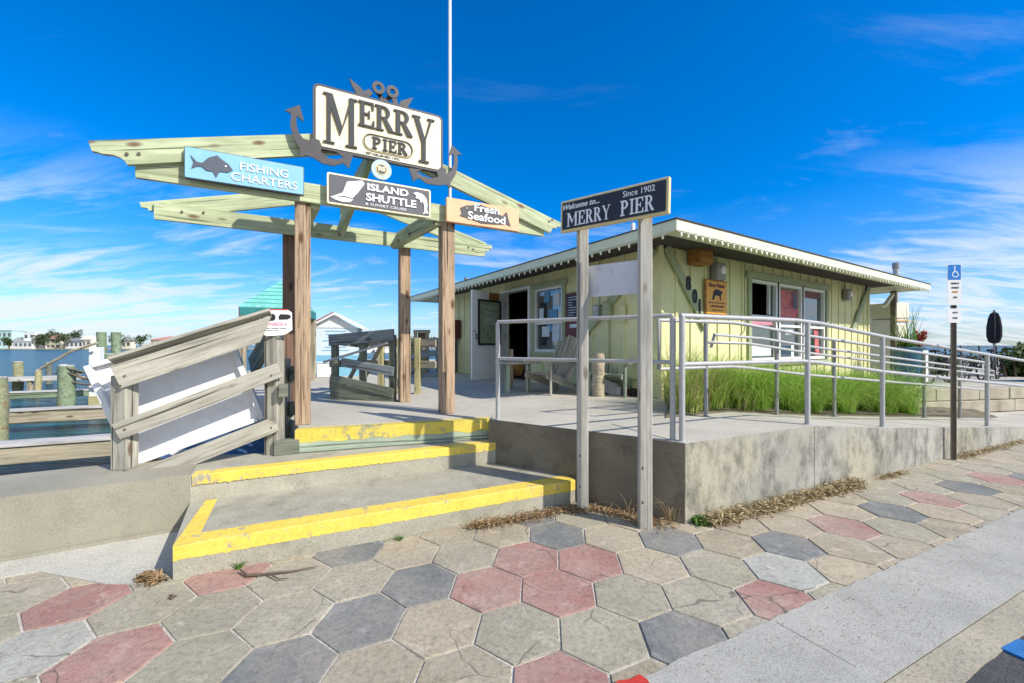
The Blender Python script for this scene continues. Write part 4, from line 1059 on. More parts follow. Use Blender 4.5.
for s, z, m_, w in (('PARKING BY', 2.29, 'navy', .10), ('DISABLED', 2.235, 'navy', .09), ('PERMIT', 2.18, 'orange', .07), ('ONLY', 2.11, 'navy', .05), ('$250', 1.91, 'navy', .06), ('FINE', 1.84, 'navy', .06)):
    text_mesh('lettering', s, .03, m_, ap, (.01 - w / 2, -.0205, z), width=w, height=.024, ext=.001)

# ------------------------------------------------------------------ leaning timber railing and white panel on the sea wall
R1p, R2p = V((-3.33, 3.57, .44)), V((-2.33, 4.07, .44))
lr = thing('timber_railing', 'weathered grey timber railing with sagging rails on the sea wall left of the steps', 'railing', tuple(R1p), math.atan2(R2p.y - R1p.y, R2p.x - R1p.x))
Lr = (R2p - R1p).length
board('post', (0, 0, 0), (0, 0, .80), .13, .13, 'grey', lr, up=(0, 1, 0), bev=.006)
board('post', (Lr, .02, -.2), (Lr, .02, 1.22), .13, .13, 'grey', lr, up=(0, 1, 0), bev=.006)
def mit(w):
    def f(L): return [(0, -w / 2), (0, w / 2), (L, w / 2), (L - .09, -w / 2)]
    return f
board('rail', (-.03, -.085, .79), (Lr + .0, -.085, 1.24), .20, .04, 'grey', lr, cut=lambda L: [(0, -.10), (0, .10), (L + .02, .10), (L - .16, -.10)])
board('cap_rail', (-.06, -.055, .915), (Lr - .02, -.055, 1.36), .17, .035, 'grey', lr, up=(0, -1, .35))
board('rail', (-.03, -.085, .33), (Lr + .05, -.085, .82), .145, .04, 'grey', lr)
board('rail', (.0, -.085, -.12), (Lr + .02, -.085, .30), .145, .04, 'grey', lr)
for q in ((.03, .80), (.03, .35), (.03, -.0), (.0, .72), (Lr - .06, 1.13), (Lr - .02, .77), (Lr + .03, .73), (Lr - .02, .27)): bolt((q[0], -.105, q[1]), .009, lr, V((0, -.008, 0)))
board('return_rail', (Lr + .02, -.02, 1.22), (Lr - .25, .62, .82), .22, .04, 'greydark', lr)
board('block', (Lr + .04, -.09, .62), (Lr + .12, -.09, .62), .12, .10, 'greydark', lr)
board('block', (Lr + .0, -.05, .05), (Lr + .22, -.05, .05), .17, .09, 'greydark', lr)
# second, descending timber railing behind
sr = thing('stair_railing', 'dark timber railing descending behind the left front pergola post to the boats', 'railing', (-2.42, 4.45, .2), math.atan2(.80, -.60))
for i, z in enumerate((1.15, .95, .7)): board('post', (.12 + i * .5, 0, -.6), (.12 + i * .5, 0, z), .11, .09, 'grey' if i < 1 else 'greydark', sr, up=(0, 1, 0))
for z in (1.0, .62, .28): board('rail', (0, -.06, z), (1.4, -.06, z - .42), .15, .04, 'greydark', sr)

wpan = thing('white_box', 'large white box panel leaning at a slant behind the timber railing', 'panel', tuple(R1p + V((-.02, .22, .0))), math.atan2(R2p.y - R1p.y, R2p.x - R1p.x))
Fp = WORLD[wpan] @ Matrix.Translation((-.05, .0, .0)) @ Matrix.Rotation(-.33, 4, 'Y')
b_ = B(); b_.box((.50, 0, .465), (1.00, .03, .90), bev=.003); pn = b_.out('panel', 'whitepanel', wpan, Fp)
b_ = B()
for x in (-.02, 1.02): b_.box((x, .0, .465), (.05, .14, .95), bev=.004)
for z in (.0, .93): b_.box((.5, .0, z), (.98, .14, .04), bev=.004)
b_.out('frame', 'whitepanel', wpan, Fp)

# missing-shoe notice on the post
ns = thing('notice_sign', 'small curling white notice with black sunglasses shapes and pink words beside the left pergola post', 'sign', (-2.285, 4.02, 1.60), eA - .02)
b_ = B(); b_.prism([(-.13, .02), (-.14, .16), (-.10, .225), (-.06, .245), (.09, .25), (.135, .22), (.14, .05), (.09, .01), (.05, -.005), (-.08, -.015)], -.004, .0); b_.out('sheet', 'white', ns)
b_ = B(); b_.prism([(-.055, .236), (-.05, .247), (.09, .250), (.10, .24)], -.006, -.0045); b_.out('red_edge', 'red', ns)
b_ = B()
b_.prism(arc(-.075, .165, .052, 90, 270, 12, .036) + [(-.02, .135), (-.005, .15), (-.005, .185), (-.02, .20)], -.0065, -.0045); b_.prism([(.025, .145), (.10, .15), (.125, .165), (.125, .19), (.10, .20), (.035, .20), (.02, .175)], -.0065, -.0045); b_.out('shapes', 'black', ns)
b_ = B(); b_.prism(arc(-.085, .167, .024, 0, 330, 14), -.0085, -.0066); b_.out('shapes', 'white', ns)
text_mesh('lettering', 'CAMERA', .06, 'pink', ns, (-.10, -.006, .085), width=.20, height=.036, ext=.001, bold=.001)
text_mesh('lettering', 'AREA UNDER VIDEO', .03, 'black', ns, (-.10, -.006, .056), width=.19, height=.012, ext=.001)
text_mesh('lettering', 'SURVEILLANCE', .03, 'black', ns, (-.09, -.006, .034), width=.11, height=.010, ext=.001)

# ------------------------------------------------------------------ gangway railings on the deck
gr = thing('gangway_railing', 'dark mossy timber railing boxed round the gangway left of the rear pergola post', 'railing', (-2.76, 6.37, DK), math.atan2(-.27, 1.04))
for x, m_ in ((0.03, 'greydark'), (.52, 'greydark'), (1.02, 'greydark')): board('post', (x, .03, 0), (x, .03, .98), .09, .09, m_, gr, up=(0, 1, 0))
for x in (.25, .62, .95): board('post', (x, .95, -.3), (x, .95, .95), .11, .09, 'pileyel', gr, up=(0, 1, 0))
board('rail', (-.02, -.04, .90), (1.08, -.04, .98), .17, .04, 'bluegrey', gr); board('rail', (.2, -.04, .57), (1.08, -.04, .44), .13, .04, 'bluegrey', gr)
board('rail', (.0, -.04, .32), (1.08, -.04, .13), .13, .04, 'greydark', gr)
board('skirt', (0, -.03, .15), (.72, -.03, .09), .30, .03, 'greydark', gr); board('skirt', (.7, -.03, .05), (1.08, -.03, .03), .14, .03, 'greydark', gr)
for z in (.9, .55, .2): board('rail', (-.03, 0, z), (-.2, 1.1, z - .06), .12, .04, 'greydark', gr)
board('post', (-.2, 1.1, 0), (-.2, 1.1, .95), .09, .09, 'pileyel', gr, up=(0, 1, 0))
for z in (.86, .5): board('rail', (-.2, 1.12, z), (1.3, .92, z), .12, .04, 'dock', gr)
b_ = B(); b_.path([(-.08, -.09, .57), (1.0, -.09, .86)], .018, 8); b_.out('pipe', 'galv', gr)
for x in (.2, .45): board('brace', (x, .1, .25), (x + .35, .15, .9), .06, .03, 'dock', gr)
br = thing('dock_railing', 'blue-grey timber railing sloping down beside the far end of the shack', 'railing', (-2.35, 10.6, DK), .35)
for x in (.0, .45): board('post', (x, 0, 0), (x, 0, 1.0), .1, .1, 'bluegrey', br, up=(0, 1, 0))
for z in (.95, .62, .3): board('rail', (.5, -.06, z), (-.15, -.06, z - .05), .14, .04, 'bluegrey', br); board('rail', (-.12, -.06, z - .02), (-.4, 1.2, z - .5), .12, .04, 'bluegrey', br)
def piling(lab, x, y, zb, zt, r, mat, group, cap=False, lean=0):
    t = thing('piling', lab, 'piling', (x, y, zb), group=group)
    n = 10; b_ = B(); pts = [(lean * i / n, .01 * math.sin(i), (zt - zb) * i / n) for i in range(n + 1)]
    b_.path(pts, [r * (1.08 - .1 * i / n + .03 * math.sin(i * 2.1 + x)) for i in range(n + 1)], 14)
    o = b_.out('timber', mat, t, WORLD[t] @ Matrix.Identity(4), smooth=True)
    b_ = B(); b_.cyl((lean, 0, zt - zb + .001), (lean, 0, zt - zb + .02), r * .93, r * .8, 14); b_.out('top', 'dockpale' if not cap else 'black', t)
    return t
gp = 'mooring pilings by the deck and docks'
piling('left one of two yellowed pilings seen between the two right pergola posts', -2.95, 12.0, -.8, 1.42, .12, 'pileyel', gp)
piling('right one of two yellowed pilings seen between the two right pergola posts', -2.62, 12.1, -.8, 1.36, .12, 'pileyel', gp)
t = thing('wooden_gantry', 'brown open timber frame above the pilings beyond the deck', 'frame', (-2.95, 12.7, DK))
for x in (0, .36): board('upright', (x, 0, 0), (x, 0, 1.22), .09, .09, 'dock', t, up=(0, 1, 0))
board('crosspiece', (-.06, 0, 1.24), (.44, 0, 1.24), .10, .1, 'dock', t); board('crosspiece', (-.0, 0, .78), (.4, 0, .78), .10, .08, 'dock', t); board('backing', (.06, .05, 1.0), (.32, .05, 1.0), .42, .02, 'postdark', t)

# red box and grey bin at the far end of the shack
t = thing('red_box', 'dark red cabinet on the wall at the far end of the shack', 'cabinet', F=Lf @ Matrix.Translation((-7.35, -.03, 1.1)))
b_ = B(); b_.box((0, -.1, .2), (.5, .2, .55), bev=.01); b_.out('cabinet', 'darkred', t); b_ = B(); b_.box((0, -.206, .2), (.4, .012, .45)); b_.out('door', 'red', t)
t = thing('grey_bin', 'slate grey bin standing below the red cabinet', 'bin', F=Lf @ Matrix.Translation((-7.5, -.35, 0)))
b_ = B(); b_.box((0, 0, .48), (.5, .45, .92), bev=.03); b_.out('body', 'deepblue', t); b_ = B(); b_.box((0, 0, .96), (.54, .49, .07), bev=.02); b_.out('lid', 'galvdark', t)

# ------------------------------------------------------------------ hut and kiosk on the dock
ht = thing('ticket_hut', 'small blue and white booth with a white gabled roof beyond the deck', 'booth', (-5.30, 10.9, DK), .22)
b_ = B(); b_.box((.60, .5, .28), (1.16, .95, .56)); b_.out('lower_wall', 'hutblue', ht)
b_ = B(); b_.box((.60, .5, .93), (1.14, .93, .74)); b_.out('wall', 'hutwhite', ht)
b_ = B(); b_.box((.016, .5, .93), (.03, .95, .76)); b_.out('side_wall', 'hutblue', ht)
b_ = B(); b_.prism([(-.12, 1.28), (.60, 1.70), (1.34, 1.30), (1.34, 1.24), (.60, 1.63), (-.12, 1.22)], -.10, 1.1)
b_.prism([(.04, 1.29), (.60, 1.62), (1.16, 1.29)], .02, .05); b_.out('roof', 'white', ht)
b_ = B(); b_.path([(-.12, -.12, 1.29), (.60, -.12, 1.71)], .012, 6); b_.out('roof_edge', 'poster', ht)
b_ = B(); rn = random.Random(9)
for i in range(7):
    w_ = rn.uniform(.35, .7); b_.box((.62, .03, 1.2 - i * .085), (w_, .004, .022))
b_.out('writing', 'hutblue', ht)
t = thing('white_locker', 'small white locker standing against the front of the blue booth', 'locker', (-4.95, 10.55, DK), .22)
b_ = B(); b_.box((.2, 0, .19), (.36, .3, .36), bev=.01); b_.out('body', 'white', t); b_ = B(); b_.box((.2, 0, .385), (.39, .33, .03), bev=.005); b_.out('lid', 'hutwhite', t)
kk = thing('dock_kiosk', 'open kiosk with a pyramid teal roof behind the left pergola posts', 'kiosk', (-5.02, 9.0, .3), .3)
b_ = B(); hs = .62; ze = 1.97
b_.bm.verts.ensure_lookup_table()
q4 = [(-hs, -hs), (hs, -hs), (hs, hs), (-hs, hs)]; vv = [b_.bm.verts.new((x, y, ze)) for x, y in q4]; vb = [b_.bm.verts.new((x, y, ze - .02)) for x, y in q4]; tp = b_.bm.verts.new((0, 0, ze + .62))
for i in range(4): b_.bm.faces.new((vv[i], vv[(i + 1) % 4], tp)); b_.bm.faces.new((vb[i], vb[(i + 1) % 4], vv[(i + 1) % 4], vv[i]))
b_.bm.faces.new(vb[::-1])
for i in range(1, 7):
    f = i / 7; 
    h2 = hs * (1 - f) + .012
    for j in range(4):
        a_, c_ = q4[j], q4[(j + 1) % 4]; b_.path([(a_[0] / hs * h2, a_[1] / hs * h2, ze + .62 * f), (c_[0] / hs * h2, c_[1] / hs * h2, ze + .62 * f)], .008, 4)
b_.out('roof', 'teal', kk)
b_ = B()
for j in range(4):
    a_, c_ = q4[j], q4[(j + 1) % 4]; m_ = V(((a_[0] + c_[0]) / 2 * .97, (a_[1] + c_[1]) / 2 * .97, ze - .10)); b_.box(m_, (hs * 1.9 if a_[1] == c_[1] else .04, hs * 1.9 if a_[0] == c_[0] else .04, .15))
b_.out('fascia', 'tealdark', kk)
for x in (-.56, .56):
    for y in (-.56, .56): board('post', (x, y, -.9), (x, y, ze - .03), .1, .1, 'dock', kk, up=(0, 1, 0))
b_ = B(); b_.box((0, 0, .12), (1.25, 1.25, .1)); b_.out('floor', 'dock', kk)

# covered dinghy between the railing and the pergola
dg_ = thing('dinghy', 'small dark blue dinghy with white rub rails moored behind the timber railing', 'boat', (-3.75, 5.55, -.3), 1.9)
b_ = B(); secs = []
for i in range(9):
    f = i / 8; x = -1.3 + 2.6 * f; w_ = .55 * (1 - max(0, f - .45) ** 2 * 3.0); hgt = .42 + .15 * f * f
    secs.append([b_.bm.verts.new((x, y * w_, z)) for y, z in ((-1, hgt), (-.9, .12), (-.5, -.05), (0, -.1), (.5, -.05), (.9, .12), (1, hgt), (.9, hgt), (.5, hgt + .06), (-.5, hgt + .06), (-.9, hgt))])
for u, w2 in zip(secs, secs[1:]):
    for j in range(11): b_.bm.faces.new((u[j], u[(j + 1) % 11], w2[(j + 1) % 11], w2[j]))
b_.bm.faces.new(secs[0]); b_.bm.faces.new(secs[-1][::-1]); b_.out('hull', 'deepblue', dg_, smooth=True)
for s in (-1, 1):
    b_ = B(); b_.path([(-1.3 + 2.6 * i / 8, s * .56 * (1 - max(0, i / 8 - .45) ** 2 * 3.0), .44 + .15 * (i / 8) ** 2) for i in range(9)], .03, 8); b_.out('rub_rail', 'white', dg_)
t = thing('mooring_post', 'white square post with rusty base behind the green piling', 'post', (-9.86, 9.85 + 0, -.6), .3)
WORLD[t]; b_ = B(); b_.box((0, 0, 1.02), (.2, .2, 2.05), bev=.01); b_.out('post', 'white', t); b_ = B(); b_.box((0, 0, .75), (.215, .215, .3), bev=.01); b_.out('sleeve', 'pileyel', t)

# ------------------------------------------------------------------ slips: timber beams, catwalk, pilings
DD = V((.91, .415, 0)).normalized()
def slip(lab, x0, y0, L, top, h, w, mcap='dockpale', mside='dock'):
    t = thing('dock_beam', lab, 'dock beam', (x0, y0, top - h), math.atan2(DD.y, DD.x), group='timber dock beams over the water')
    board('beam', (0, 0, h / 2 - .02), (L, 0, h / 2 - .02), h - .04, w * .86, mside, t, bev=.01)
    board('cap', (0, -.0, h - .018), (L, 0, h - .018), .036, w, mcap, t)
    return t
slip('nearest heavy timber dock beam with a pale cap just beyond the sea wall', -9.95, 3.40, 6.3, .30, .25, .34)
slip('second dock beam out, pale capped, passing in front of the green piling', -13.3, 5.9, 8.6, .30, .26, .30)
slip('third dock beam with greenish side behind the green piling', -17, 8.8, 9.6, .30, .18, .3, 'dockpale', 'pilegreen')
t = thing('catwalk', 'farthest low timber catwalk on short supports across the slips', 'dock', (-22, 11.5, -.3), math.atan2(DD.y, DD.x))
board('decking', (0, 0, .66), (12, 0, .66), .12, .8, 'dockpale', t); board('lower_beam', (0, 0, .12), (12, 0, .12), .2, .7, 'dock', t)
for i in range(14): board('support', (.4 + i * .85, -.3, .2), (.4 + i * .85, -.3, .6), .12, .1, 'dock', t, up=(0, 1, 0))
piling('thick green piling standing in the slip between the dock beams', -10.2, 9.5, -.9, 1.02, .15, 'pilegreen', gp)
piling('rust stained piling at the left edge of the view beside the dock beams', -8.45, 6.78, -.9, .96, .15, 'pilerust', gp)
piling('small rusty piling standing alone in open water', -16.9, 14.2, -.9, .92, .13, 'pilerust', gp)
piling('left one of the tall pair of green pilings', -13.85, 14.0, -.9, 1.93, .13, 'pilegreen', gp)
piling('right one of the tall pair of green pilings', -13.45, 14.1, -.9, 1.93, .13, 'pilegreen', gp)
piling('shorter mossy piling in front of the tall green pair', -13.3, 13.7, -.9, 1.2, .14, 'pilegreen', gp)
piling('brown stump behind the white square post', -9.75, 9.95, -.9, .95, .12, 'pilerust', gp)
for lab, x, y, zt, r in (('thin grey piling far out, leftmost of the mid-distance ones', -19.5, 17.5, .75, .10), ('thin leaning piling left of the white square post', -12.4, 11.4, .95, .08), ('thin dark piling right of the green piling', -10.6, 10.6, 1.15, .07),
        ('short thin piling close behind the white box', -8.3, 9.3, .85, .07), ('thin piling behind the tall green pair', -15.2, 16.6, 1.3, .09), ('far thin piling between the rust stained one and the green one', -15.0, 13.1, .7, .08)):
    piling(lab, x, y, -.9, zt, r, random.Random(lab).choice(['dock', 'greydark', 'pileyel']), gp, lean=random.Random(lab).uniform(-.08, .08))
t = thing('stacked_ropes', 'dark heap of coiled rope and fenders on the far catwalk beside the white post', 'rope heap', (-10.6, 11.6, .38))
b_ = B(); rr_ = random.Random(3)
for k in range(14):
    c0 = V((rr_.uniform(-.5, .9), rr_.uniform(-.2, .2), rr_.uniform(0, .35))); q_ = rr_.uniform(.08, .2); ph = rr_.uniform(0, 6)
    b_.path([c0 + V((math.cos(a + ph) * q_, math.sin(a) * q_ * .5, math.sin(a + ph) * q_ * .6)) for a in [i * .6 for i in range(10)]], .018, 5)
b_.out('rope', 'bronze', t)
t = thing('mooring_lines', 'tangle of white and dark mooring ropes slung between the piling and white post', 'rope', (-10.1, 9.4, .6))
rn = random.Random(4); b_ = B()
for k in range(5):
    a_ = V((rn.uniform(-.3, .2), 0, rn.uniform(.2, .5))); c_ = V((rn.uniform(.6, 1.3), .4, rn.uniform(.1, .9)))
    b_.path([a_.lerp(c_, i / 8) + V((0, 0, -.25 * math.sin(PI * i / 8) * rn.uniform(.6, 1.1))) for i in range(9)], .022, 5)
b_.out('rope', 'bronze', t)
b_ = B(); b_.path([(-.6, 0, .35), (.0, .1, .75), (.5, .2, .95)], .03, 6); b_.out('boom', 'dock', t)

# ------------------------------------------------------------------ far shore
b_ = B(); rn = random.Random(12)
YS = 150
b_.prism([(-260, YS), (60, YS), (60, YS + 60), (-260, YS + 60)], -.5, .15, 'z')
tag(b_.out('far_shore', 'conc_kerb'), kind='structure')
houses = [(2, 22, 5.0, 'aq', 'tealw', 'hutwhite', 'flat'), (15, 16, 3.2, 'wh', 'white', 'galvdark', 'hip'), (29, 12, 4.4, 'wh2', 'white', 'white', 'flat'), (23, 22, 2.0, 'low', 'white', 'white', 'flat'),
          (53, 18, 3.9, 'br', 'cream', 'barkr', 'hip'), (74, 20, 3.0, 'dk', 'white', 'galvdark', 'hip'), (86, 12, 3.7, 'cr', 'cream', 'cream', 'hip'), (126, 10, 3.4, 'x', 'cream', 'galv', 'hip'), (172, 46, 3.5, 'pk', 'cream', 'terra', 'hip'), (199, 14, 3.0, 'pk2', 'white', 'terra', 'hip'), (232, 18, 2.6, 'w', 'white', 'galv', 'hip')]
M['tealw'] = plain('pale_aqua_stucco', (.50, .72, .68), .8, var=.05); M['barkr'] = plain('brown_tile_roof', (.30, .17, .12), .9, var=.15, scale=2); M['terra'] = plain('terracotta_roof', (.52, .20, .14), .9, var=.12, scale=2)
HL = ['pale aqua two storey waterfront house at the left edge of the far shore', 'white house with a grey hip roof beside the aqua one', 'white flat roofed block left of the far trees', 'long low white boathouse on the waterline', 'cream waterfront house with a brown tiled roof', 'white house with a dark grey roof right of the brown roofed one', 'cream hipped house left of the tall pilings', 'small cream house right of the tall pilings', 'long cream building with a terracotta roof behind the slanting railing', 'smaller white house with terracotta roof right of the long one', 'low white house with a grey roof near the teal kiosk']
for (px, wpx, h, _, wm, rm, kind), lab in zip(houses, HL):
    D = YS + 6 if h > 2.4 else YS + 2
    X = (px - 512) / 415 * D; W = wpx / 415 * D; h *= 1.35
    t = thing('waterfront_house', lab, 'house', (X, D, .15), rn.uniform(-.1, .1), group='houses on the far shore')
    wh = h * (1.0 if kind == 'flat' else .68)
    b_ = B(); b_.box((0, W * .3, wh / 2), (W * .9, W * .6, wh)); b_.out('wall', wm, t)
    b_ = B()
    if kind == 'flat': b_.box((0, W * .3, wh + .12), (W * .96, W * .66, .24))
    else:
        x0, x1, y0, y1 = -W * .5, W * .5, -.4, W * .65; q = [b_.bm.verts.new(c) for c in ((x0, y0, wh), (x1, y0, wh), (x1, y1, wh), (x0, y1, wh))]; e = [b_.bm.verts.new((x0 + W * .25, W * .28, h)), b_.bm.verts.new((x1 - W * .25, W * .28, h))]
        for f4 in ((q[0], q[1], e[1], e[0]), (q[1], q[2], e[1]), (q[2], q[3], e[0], e[1]), (q[3], q[0], e[0]), (q[3], q[2], q[1], q[0])): b_.bm.faces.new(f4)
    b_.out('roof', rm, t)
    nw = max(2, int(W / 1.7)); rows = 2 if wh > 3.5 else 1
    for r in range(rows):
        for i in range(nw):
            b_ = B(); b_.box((-W * .45 + W * .9 * (i + .5) / nw, -.02, wh * (r + .55) / rows), (W * .9 / nw * .55, .08, wh / rows * .42)); b_.out('window', 'glass', t)
def leafcloud(bm, c, R, n, size, rn, squash=.8):
    lobes = [V((rn.uniform(-.6, .6) * R[0], rn.uniform(-.6, .6) * R[1], rn.uniform(-.5, .6) * R[2])) for _ in range(9)]
    for i in range(n):
        l = rn.choice(lobes); d = V((rn.gauss(0, 1), rn.gauss(0, 1), rn.gauss(0, 1))).normalized() * rn.uniform(.25, .5)
        p = V(c) + l + V((d.x * R[0], d.y * R[1], d.z * R[2]))
        a = V((rn.gauss(0, 1), rn.gauss(0, 1), rn.gauss(0, 1))).normalized(); b2 = a.cross(V((rn.gauss(0, 1), rn.gauss(0, 1), rn.gauss(0, 1)))).normalized(); s = size * rn.uniform(.6, 1.3)
        bm.faces.new([bm.verts.new(p + a * s), bm.verts.new(p + b2 * s * .6), bm.verts.new(p - a * s), bm.verts.new(p - b2 * s * .6)])
trees = [(9, 3.4, 2.4, 'low tree in front of the aqua house'), (37, 4.2, 3.6, 'left tree of the clump before the brown roof'), (44, 4.6, 3.6, 'second tree of the clump before the brown roof'), (50, 6.2, 3.4, 'tall tree rising behind the brown roof, left one'), (56, 6.0, 3.0, 'tall tree rising behind the brown roof, right one'),
         (64, 4.8, 3.6, 'tree between the brown roof and the dark grey roof'), (71, 5.9, 3.6, 'rounded tree behind the dark grey roof'), (78, 6.1, 3.2, 'taller rounded tree right of the dark grey roof'), (118, 4.6, 4.4, 'bushy tree right of the tall pilings'), (140, 4.4, 4, 'tree left of the long terracotta roof'), (205, 4.2, 4, 'dark tree right of the terracotta roofs'), (247, 5.0, 5, 'dark tree near the teal kiosk'), (370, 3.8, 5, 'low tree on the shore behind the gangway railing'), (405, 4.2, 6, 'low tree on the shore between the rear and front right pergola posts'), (432, 3.6, 5, 'low tree on the shore by the end of the shack')]
for px, h, w, lab in trees:
    D = YS + 14 if h > 5 else YS + 3; X = (px - 512) / 415 * D
    t = thing('shore_tree', lab, 'tree', (X, D, .15), group='trees on the far shore')
    b_ = B(); b_.path([(0, 0, 0), (.1, 0, h * .35), (.05, .1, h * .7)], [.25, .18, .08], 7); b_.out('trunk', 'bark', t)
    b_ = B(); h *= 1.25; leafcloud(b_.bm, (0, 0, h * .6), (w * .8, w * .6, h * .42), 520, .28, rn); b_.out('crown', 'tree', t, fix=False)
for px, h, lab in ((372, 9, 'left one of two distant sailing boats with bare masts'), (391, 10.5, 'right one of two distant sailing boats with bare masts')):
    D = 90; t = thing('sailing_boat', lab, 'boat', ((px - 512) / 415 * D, D, -.3), .4, group='distant sailing boats')
    b_ = B(); b_.prism([(-3.5, 1.0), (4.2, 1.25), (3.3, 0), (-3.2, 0)], -1, 1); b_.box((-.2, 0, 1.5), (3, 1.4, .6), bev=.1); b_.out('hull', 'white', t)
    b_ = B(); b_.cyl((.3, 0, 1), (.3, 0, h * .62), .07, .05, 6); b_.out('mast', 'white', t)

# ------------------------------------------------------------------ chairs, stump, pots by the shaded wall
def adirondack(lab, loc, rz, mat):
    t = thing('garden_chair', lab, 'chair', loc, rz, group='weathered slatted chairs on the deck')
    for s in (-1, 1):
        board('leg', (s * .3, -.32, 0), (s * .3, -.32, .52), .09, .035, mat, t, up=(0, 1, 0)); board('leg', (s * .27, -.38, .34), (s * .27, .42, .05), .12, .03, mat, t)
        board('armrest', (s * .34, -.42, .55), (s * .34, .30, .55), .035, .13, mat, t)
    for i in range(6): board('seat_slat', (-.28, -.34 + i * .09, .36 - i * .028), (.28, -.34 + i * .09, .36 - i * .028), .02, .078, mat, t)
    for i in range(5):
        x = (i - 2) * .112; board('back_slat', (x, .14, .20), (x * 1.25, .48, 1.0 - abs(i - 2) * .045), .10, .02, mat, t, up=(1, 0, 0))
    board('back_rail', (-.3, .30, .50), (.3, .30, .50), .07, .03, mat, t)
    return t
adirondack('weathered grey slatted garden chair left of the wooden stump, under the shack window', (.70, 7.25, DK), -.9, 'grey')
adirondack('pale green slatted garden chair leaning behind the wooden stump', (1.72, 7.0, DK), -.6, 'palegreen')
t = thing('stump_post', 'short rough timber stump on the deck between the two garden chairs', 'stump', (1.40, 6.72, DK))
b_ = B(); b_.path([(0, 0, i * .076) for i in range(10)], [.10 + .006 * math.sin(i * 1.9) for i in range(10)], 12)
b_.out('timber', 'dock', t, smooth=True); b_ = B(); b_.cyl((0, 0, .685), (0, 0, .70), .085, .07, 12); b_.out('top', 'dock', t)
t = thing('side_table', 'pale green timber table with slab legs near the open doorway', 'table', (.10, 7.35, DK), BA)
for x in (-.22, .22): board('leg', (x, 0, 0), (x, 0, .50), .12, .10, 'palegreen', t, up=(0, 1, 0))
board('tabletop', (-.36, 0, .52), (.36, 0, .52), .04, .42, 'grey', t)
t = thing('newspaper_rack', 'rusty orange timber post with a hanging basket left of the side table', 'post', (-.02, 7.9, DK), BA)
board('post', (0, 0, 0), (0, 0, .75), .09, .09, 'post', t, up=(0, 1, 0)); b_ = B(); b_.lathe([(.08, .25), (.13, .4), (.14, .55), (.12, .56)], (.15, .0, 0), 12); b_.out('basket', 'brownbox', t)
t = thing('surfboard_tip', 'white round-ended board lying against the wall behind the stump', 'board', (1.62, 6.95, DK + .13), .2)
b_ = B(); b_.prism([(-.3, -.07), (.1, -.12)] + arc(.24, -.06, .12, -70, 80, 8) + [(.1, .09), (-.3, .12)], -.012, .012); b_.out('panel', 'greypanel', t, WORLD[t] @ Matrix.Rotation(.35, 4, 'Y'))
potc = [('grey', .10), ('white', .09), ('red', .08), ('black', .08)]
for i, (m_, r_) in enumerate((('galvdark', .055), ('whitepanel', .05), ('darkred', .055), ('black', .06))):
    p = bw(.0, 0); q = WORLD[bd] @ V((-.14, .42 + .16 * (3 - i), 0))
    t = thing('paint_can', ['small grey can, leftmost on the deck along the shaded wall base', 'small white can beside the grey one at the wall base', 'small dark red can between the white and black cans', 'small black can nearest the shack corner'][i], 'can', tuple(q), group='small cans along the wall base')
    b_ = B(); b_.lathe([(r_, 0), (r_, .10 + .02 * (i % 2)), (r_ * 1.06, .105 + .02 * (i % 2)), (r_ * .9, .11 + .02 * (i % 2))], seg=14); b_.out('can', m_, t, smooth=True)

# ------------------------------------------------------------------ right background
def stonewall():
    t = thing('stone_wall', 'low retaining wall of tan stone blocks beyond the ramp', 'wall', (7.0, 8.75, 0), math.atan2(1.2, 6.6))
    rn = random.Random(8); z = 0
    for row, h in enumerate((.27, .27)):
        x = -.2 * row; b_ = B()
        while x < 14:
            w_ = rn.uniform(.55, 1.0); b_.box((x + w_ / 2, rn.uniform(-.012, .012) + .03 * row, z + h / 2), (w_ - .014, .30, h - .012), bev=.012); x += w_
        b_.out('course', 'block', t); z += h
    b_ = B(); b_.box((7, .04, .26), (14.6, .2, .50)); b_.out('core', 'soil', t)
    return t
stonewall()
b_ = B(); b_.prism([(7.0, 8.9), (20, 11.3), (30, 30), (12.5, 22), (10.6, 12.6), (9.2, 10.8), (8.4, 9.8)], -.1, .53, 'z'); tag(b_.out('terrace', 'conc_deck'), kind='structure')
t = thing('planter_tub', 'large blue and white painted tub planted with reeds and red leaves', 'planter', (9.62, 10.05, .53))
b_ = B(); b_.lathe([(.24, 0), (.29, .2), (.315, .5), (.315, .85), (.33, .9), (.30, .92), (.29, .86)], seg=24); b_.out('tub', 'blueplan', t, smooth=True)
b_ = B()
for k in range(8):
    a0, a1 = -1.55 + k * .14, -1.55 + (k + 1) * .14
    b_.quad([(V((math.cos(a), math.sin(a), 0)) * .325 + V((0, 0, z))) for a, z in ((a0, .10), (a1, .10), (a1, .84), (a0, .84))])
b_.out('white_panel', 'white', t)
b_ = B(); b_.lathe([(.29, .855), (.2, .87), (.01, .87)], seg=14); b_.out('soil', 'soil', t)
rn = random.Random(21)
def blade(bm, base, h, lean, az, w, n=5, droop=1.0):
    d = V((math.cos(az), math.sin(az), 0)); s = V((-d.y, d.x, 0)); prev = None; ph = rn.uniform(.8, 1.2)
    for i in range(n + 1):
        f = i / n; p = V(base) + d * lean * (f ** 1.7) + V((0, 0, h * (f - droop * .42 * f ** 3 * ph)))
        ww = w * (1 - f ** 1.5) * .5 + .0006
        cur = [bm.verts.new(p - s * ww), bm.verts.new(p + s * ww)]
        if prev: bm.faces.new((prev[0], prev[1], cur[1], cur[0]))
        prev = cur
b_ = B()
for i in range(90): blade(b_.bm, (rn.uniform(-.2, .15), rn.uniform(-.2, .2), .86), rn.uniform(.5, 1.35) if i < 45 else rn.uniform(.3, .55), rn.uniform(.1, .5), rn.uniform(0, 6.28), .02, droop=.35)
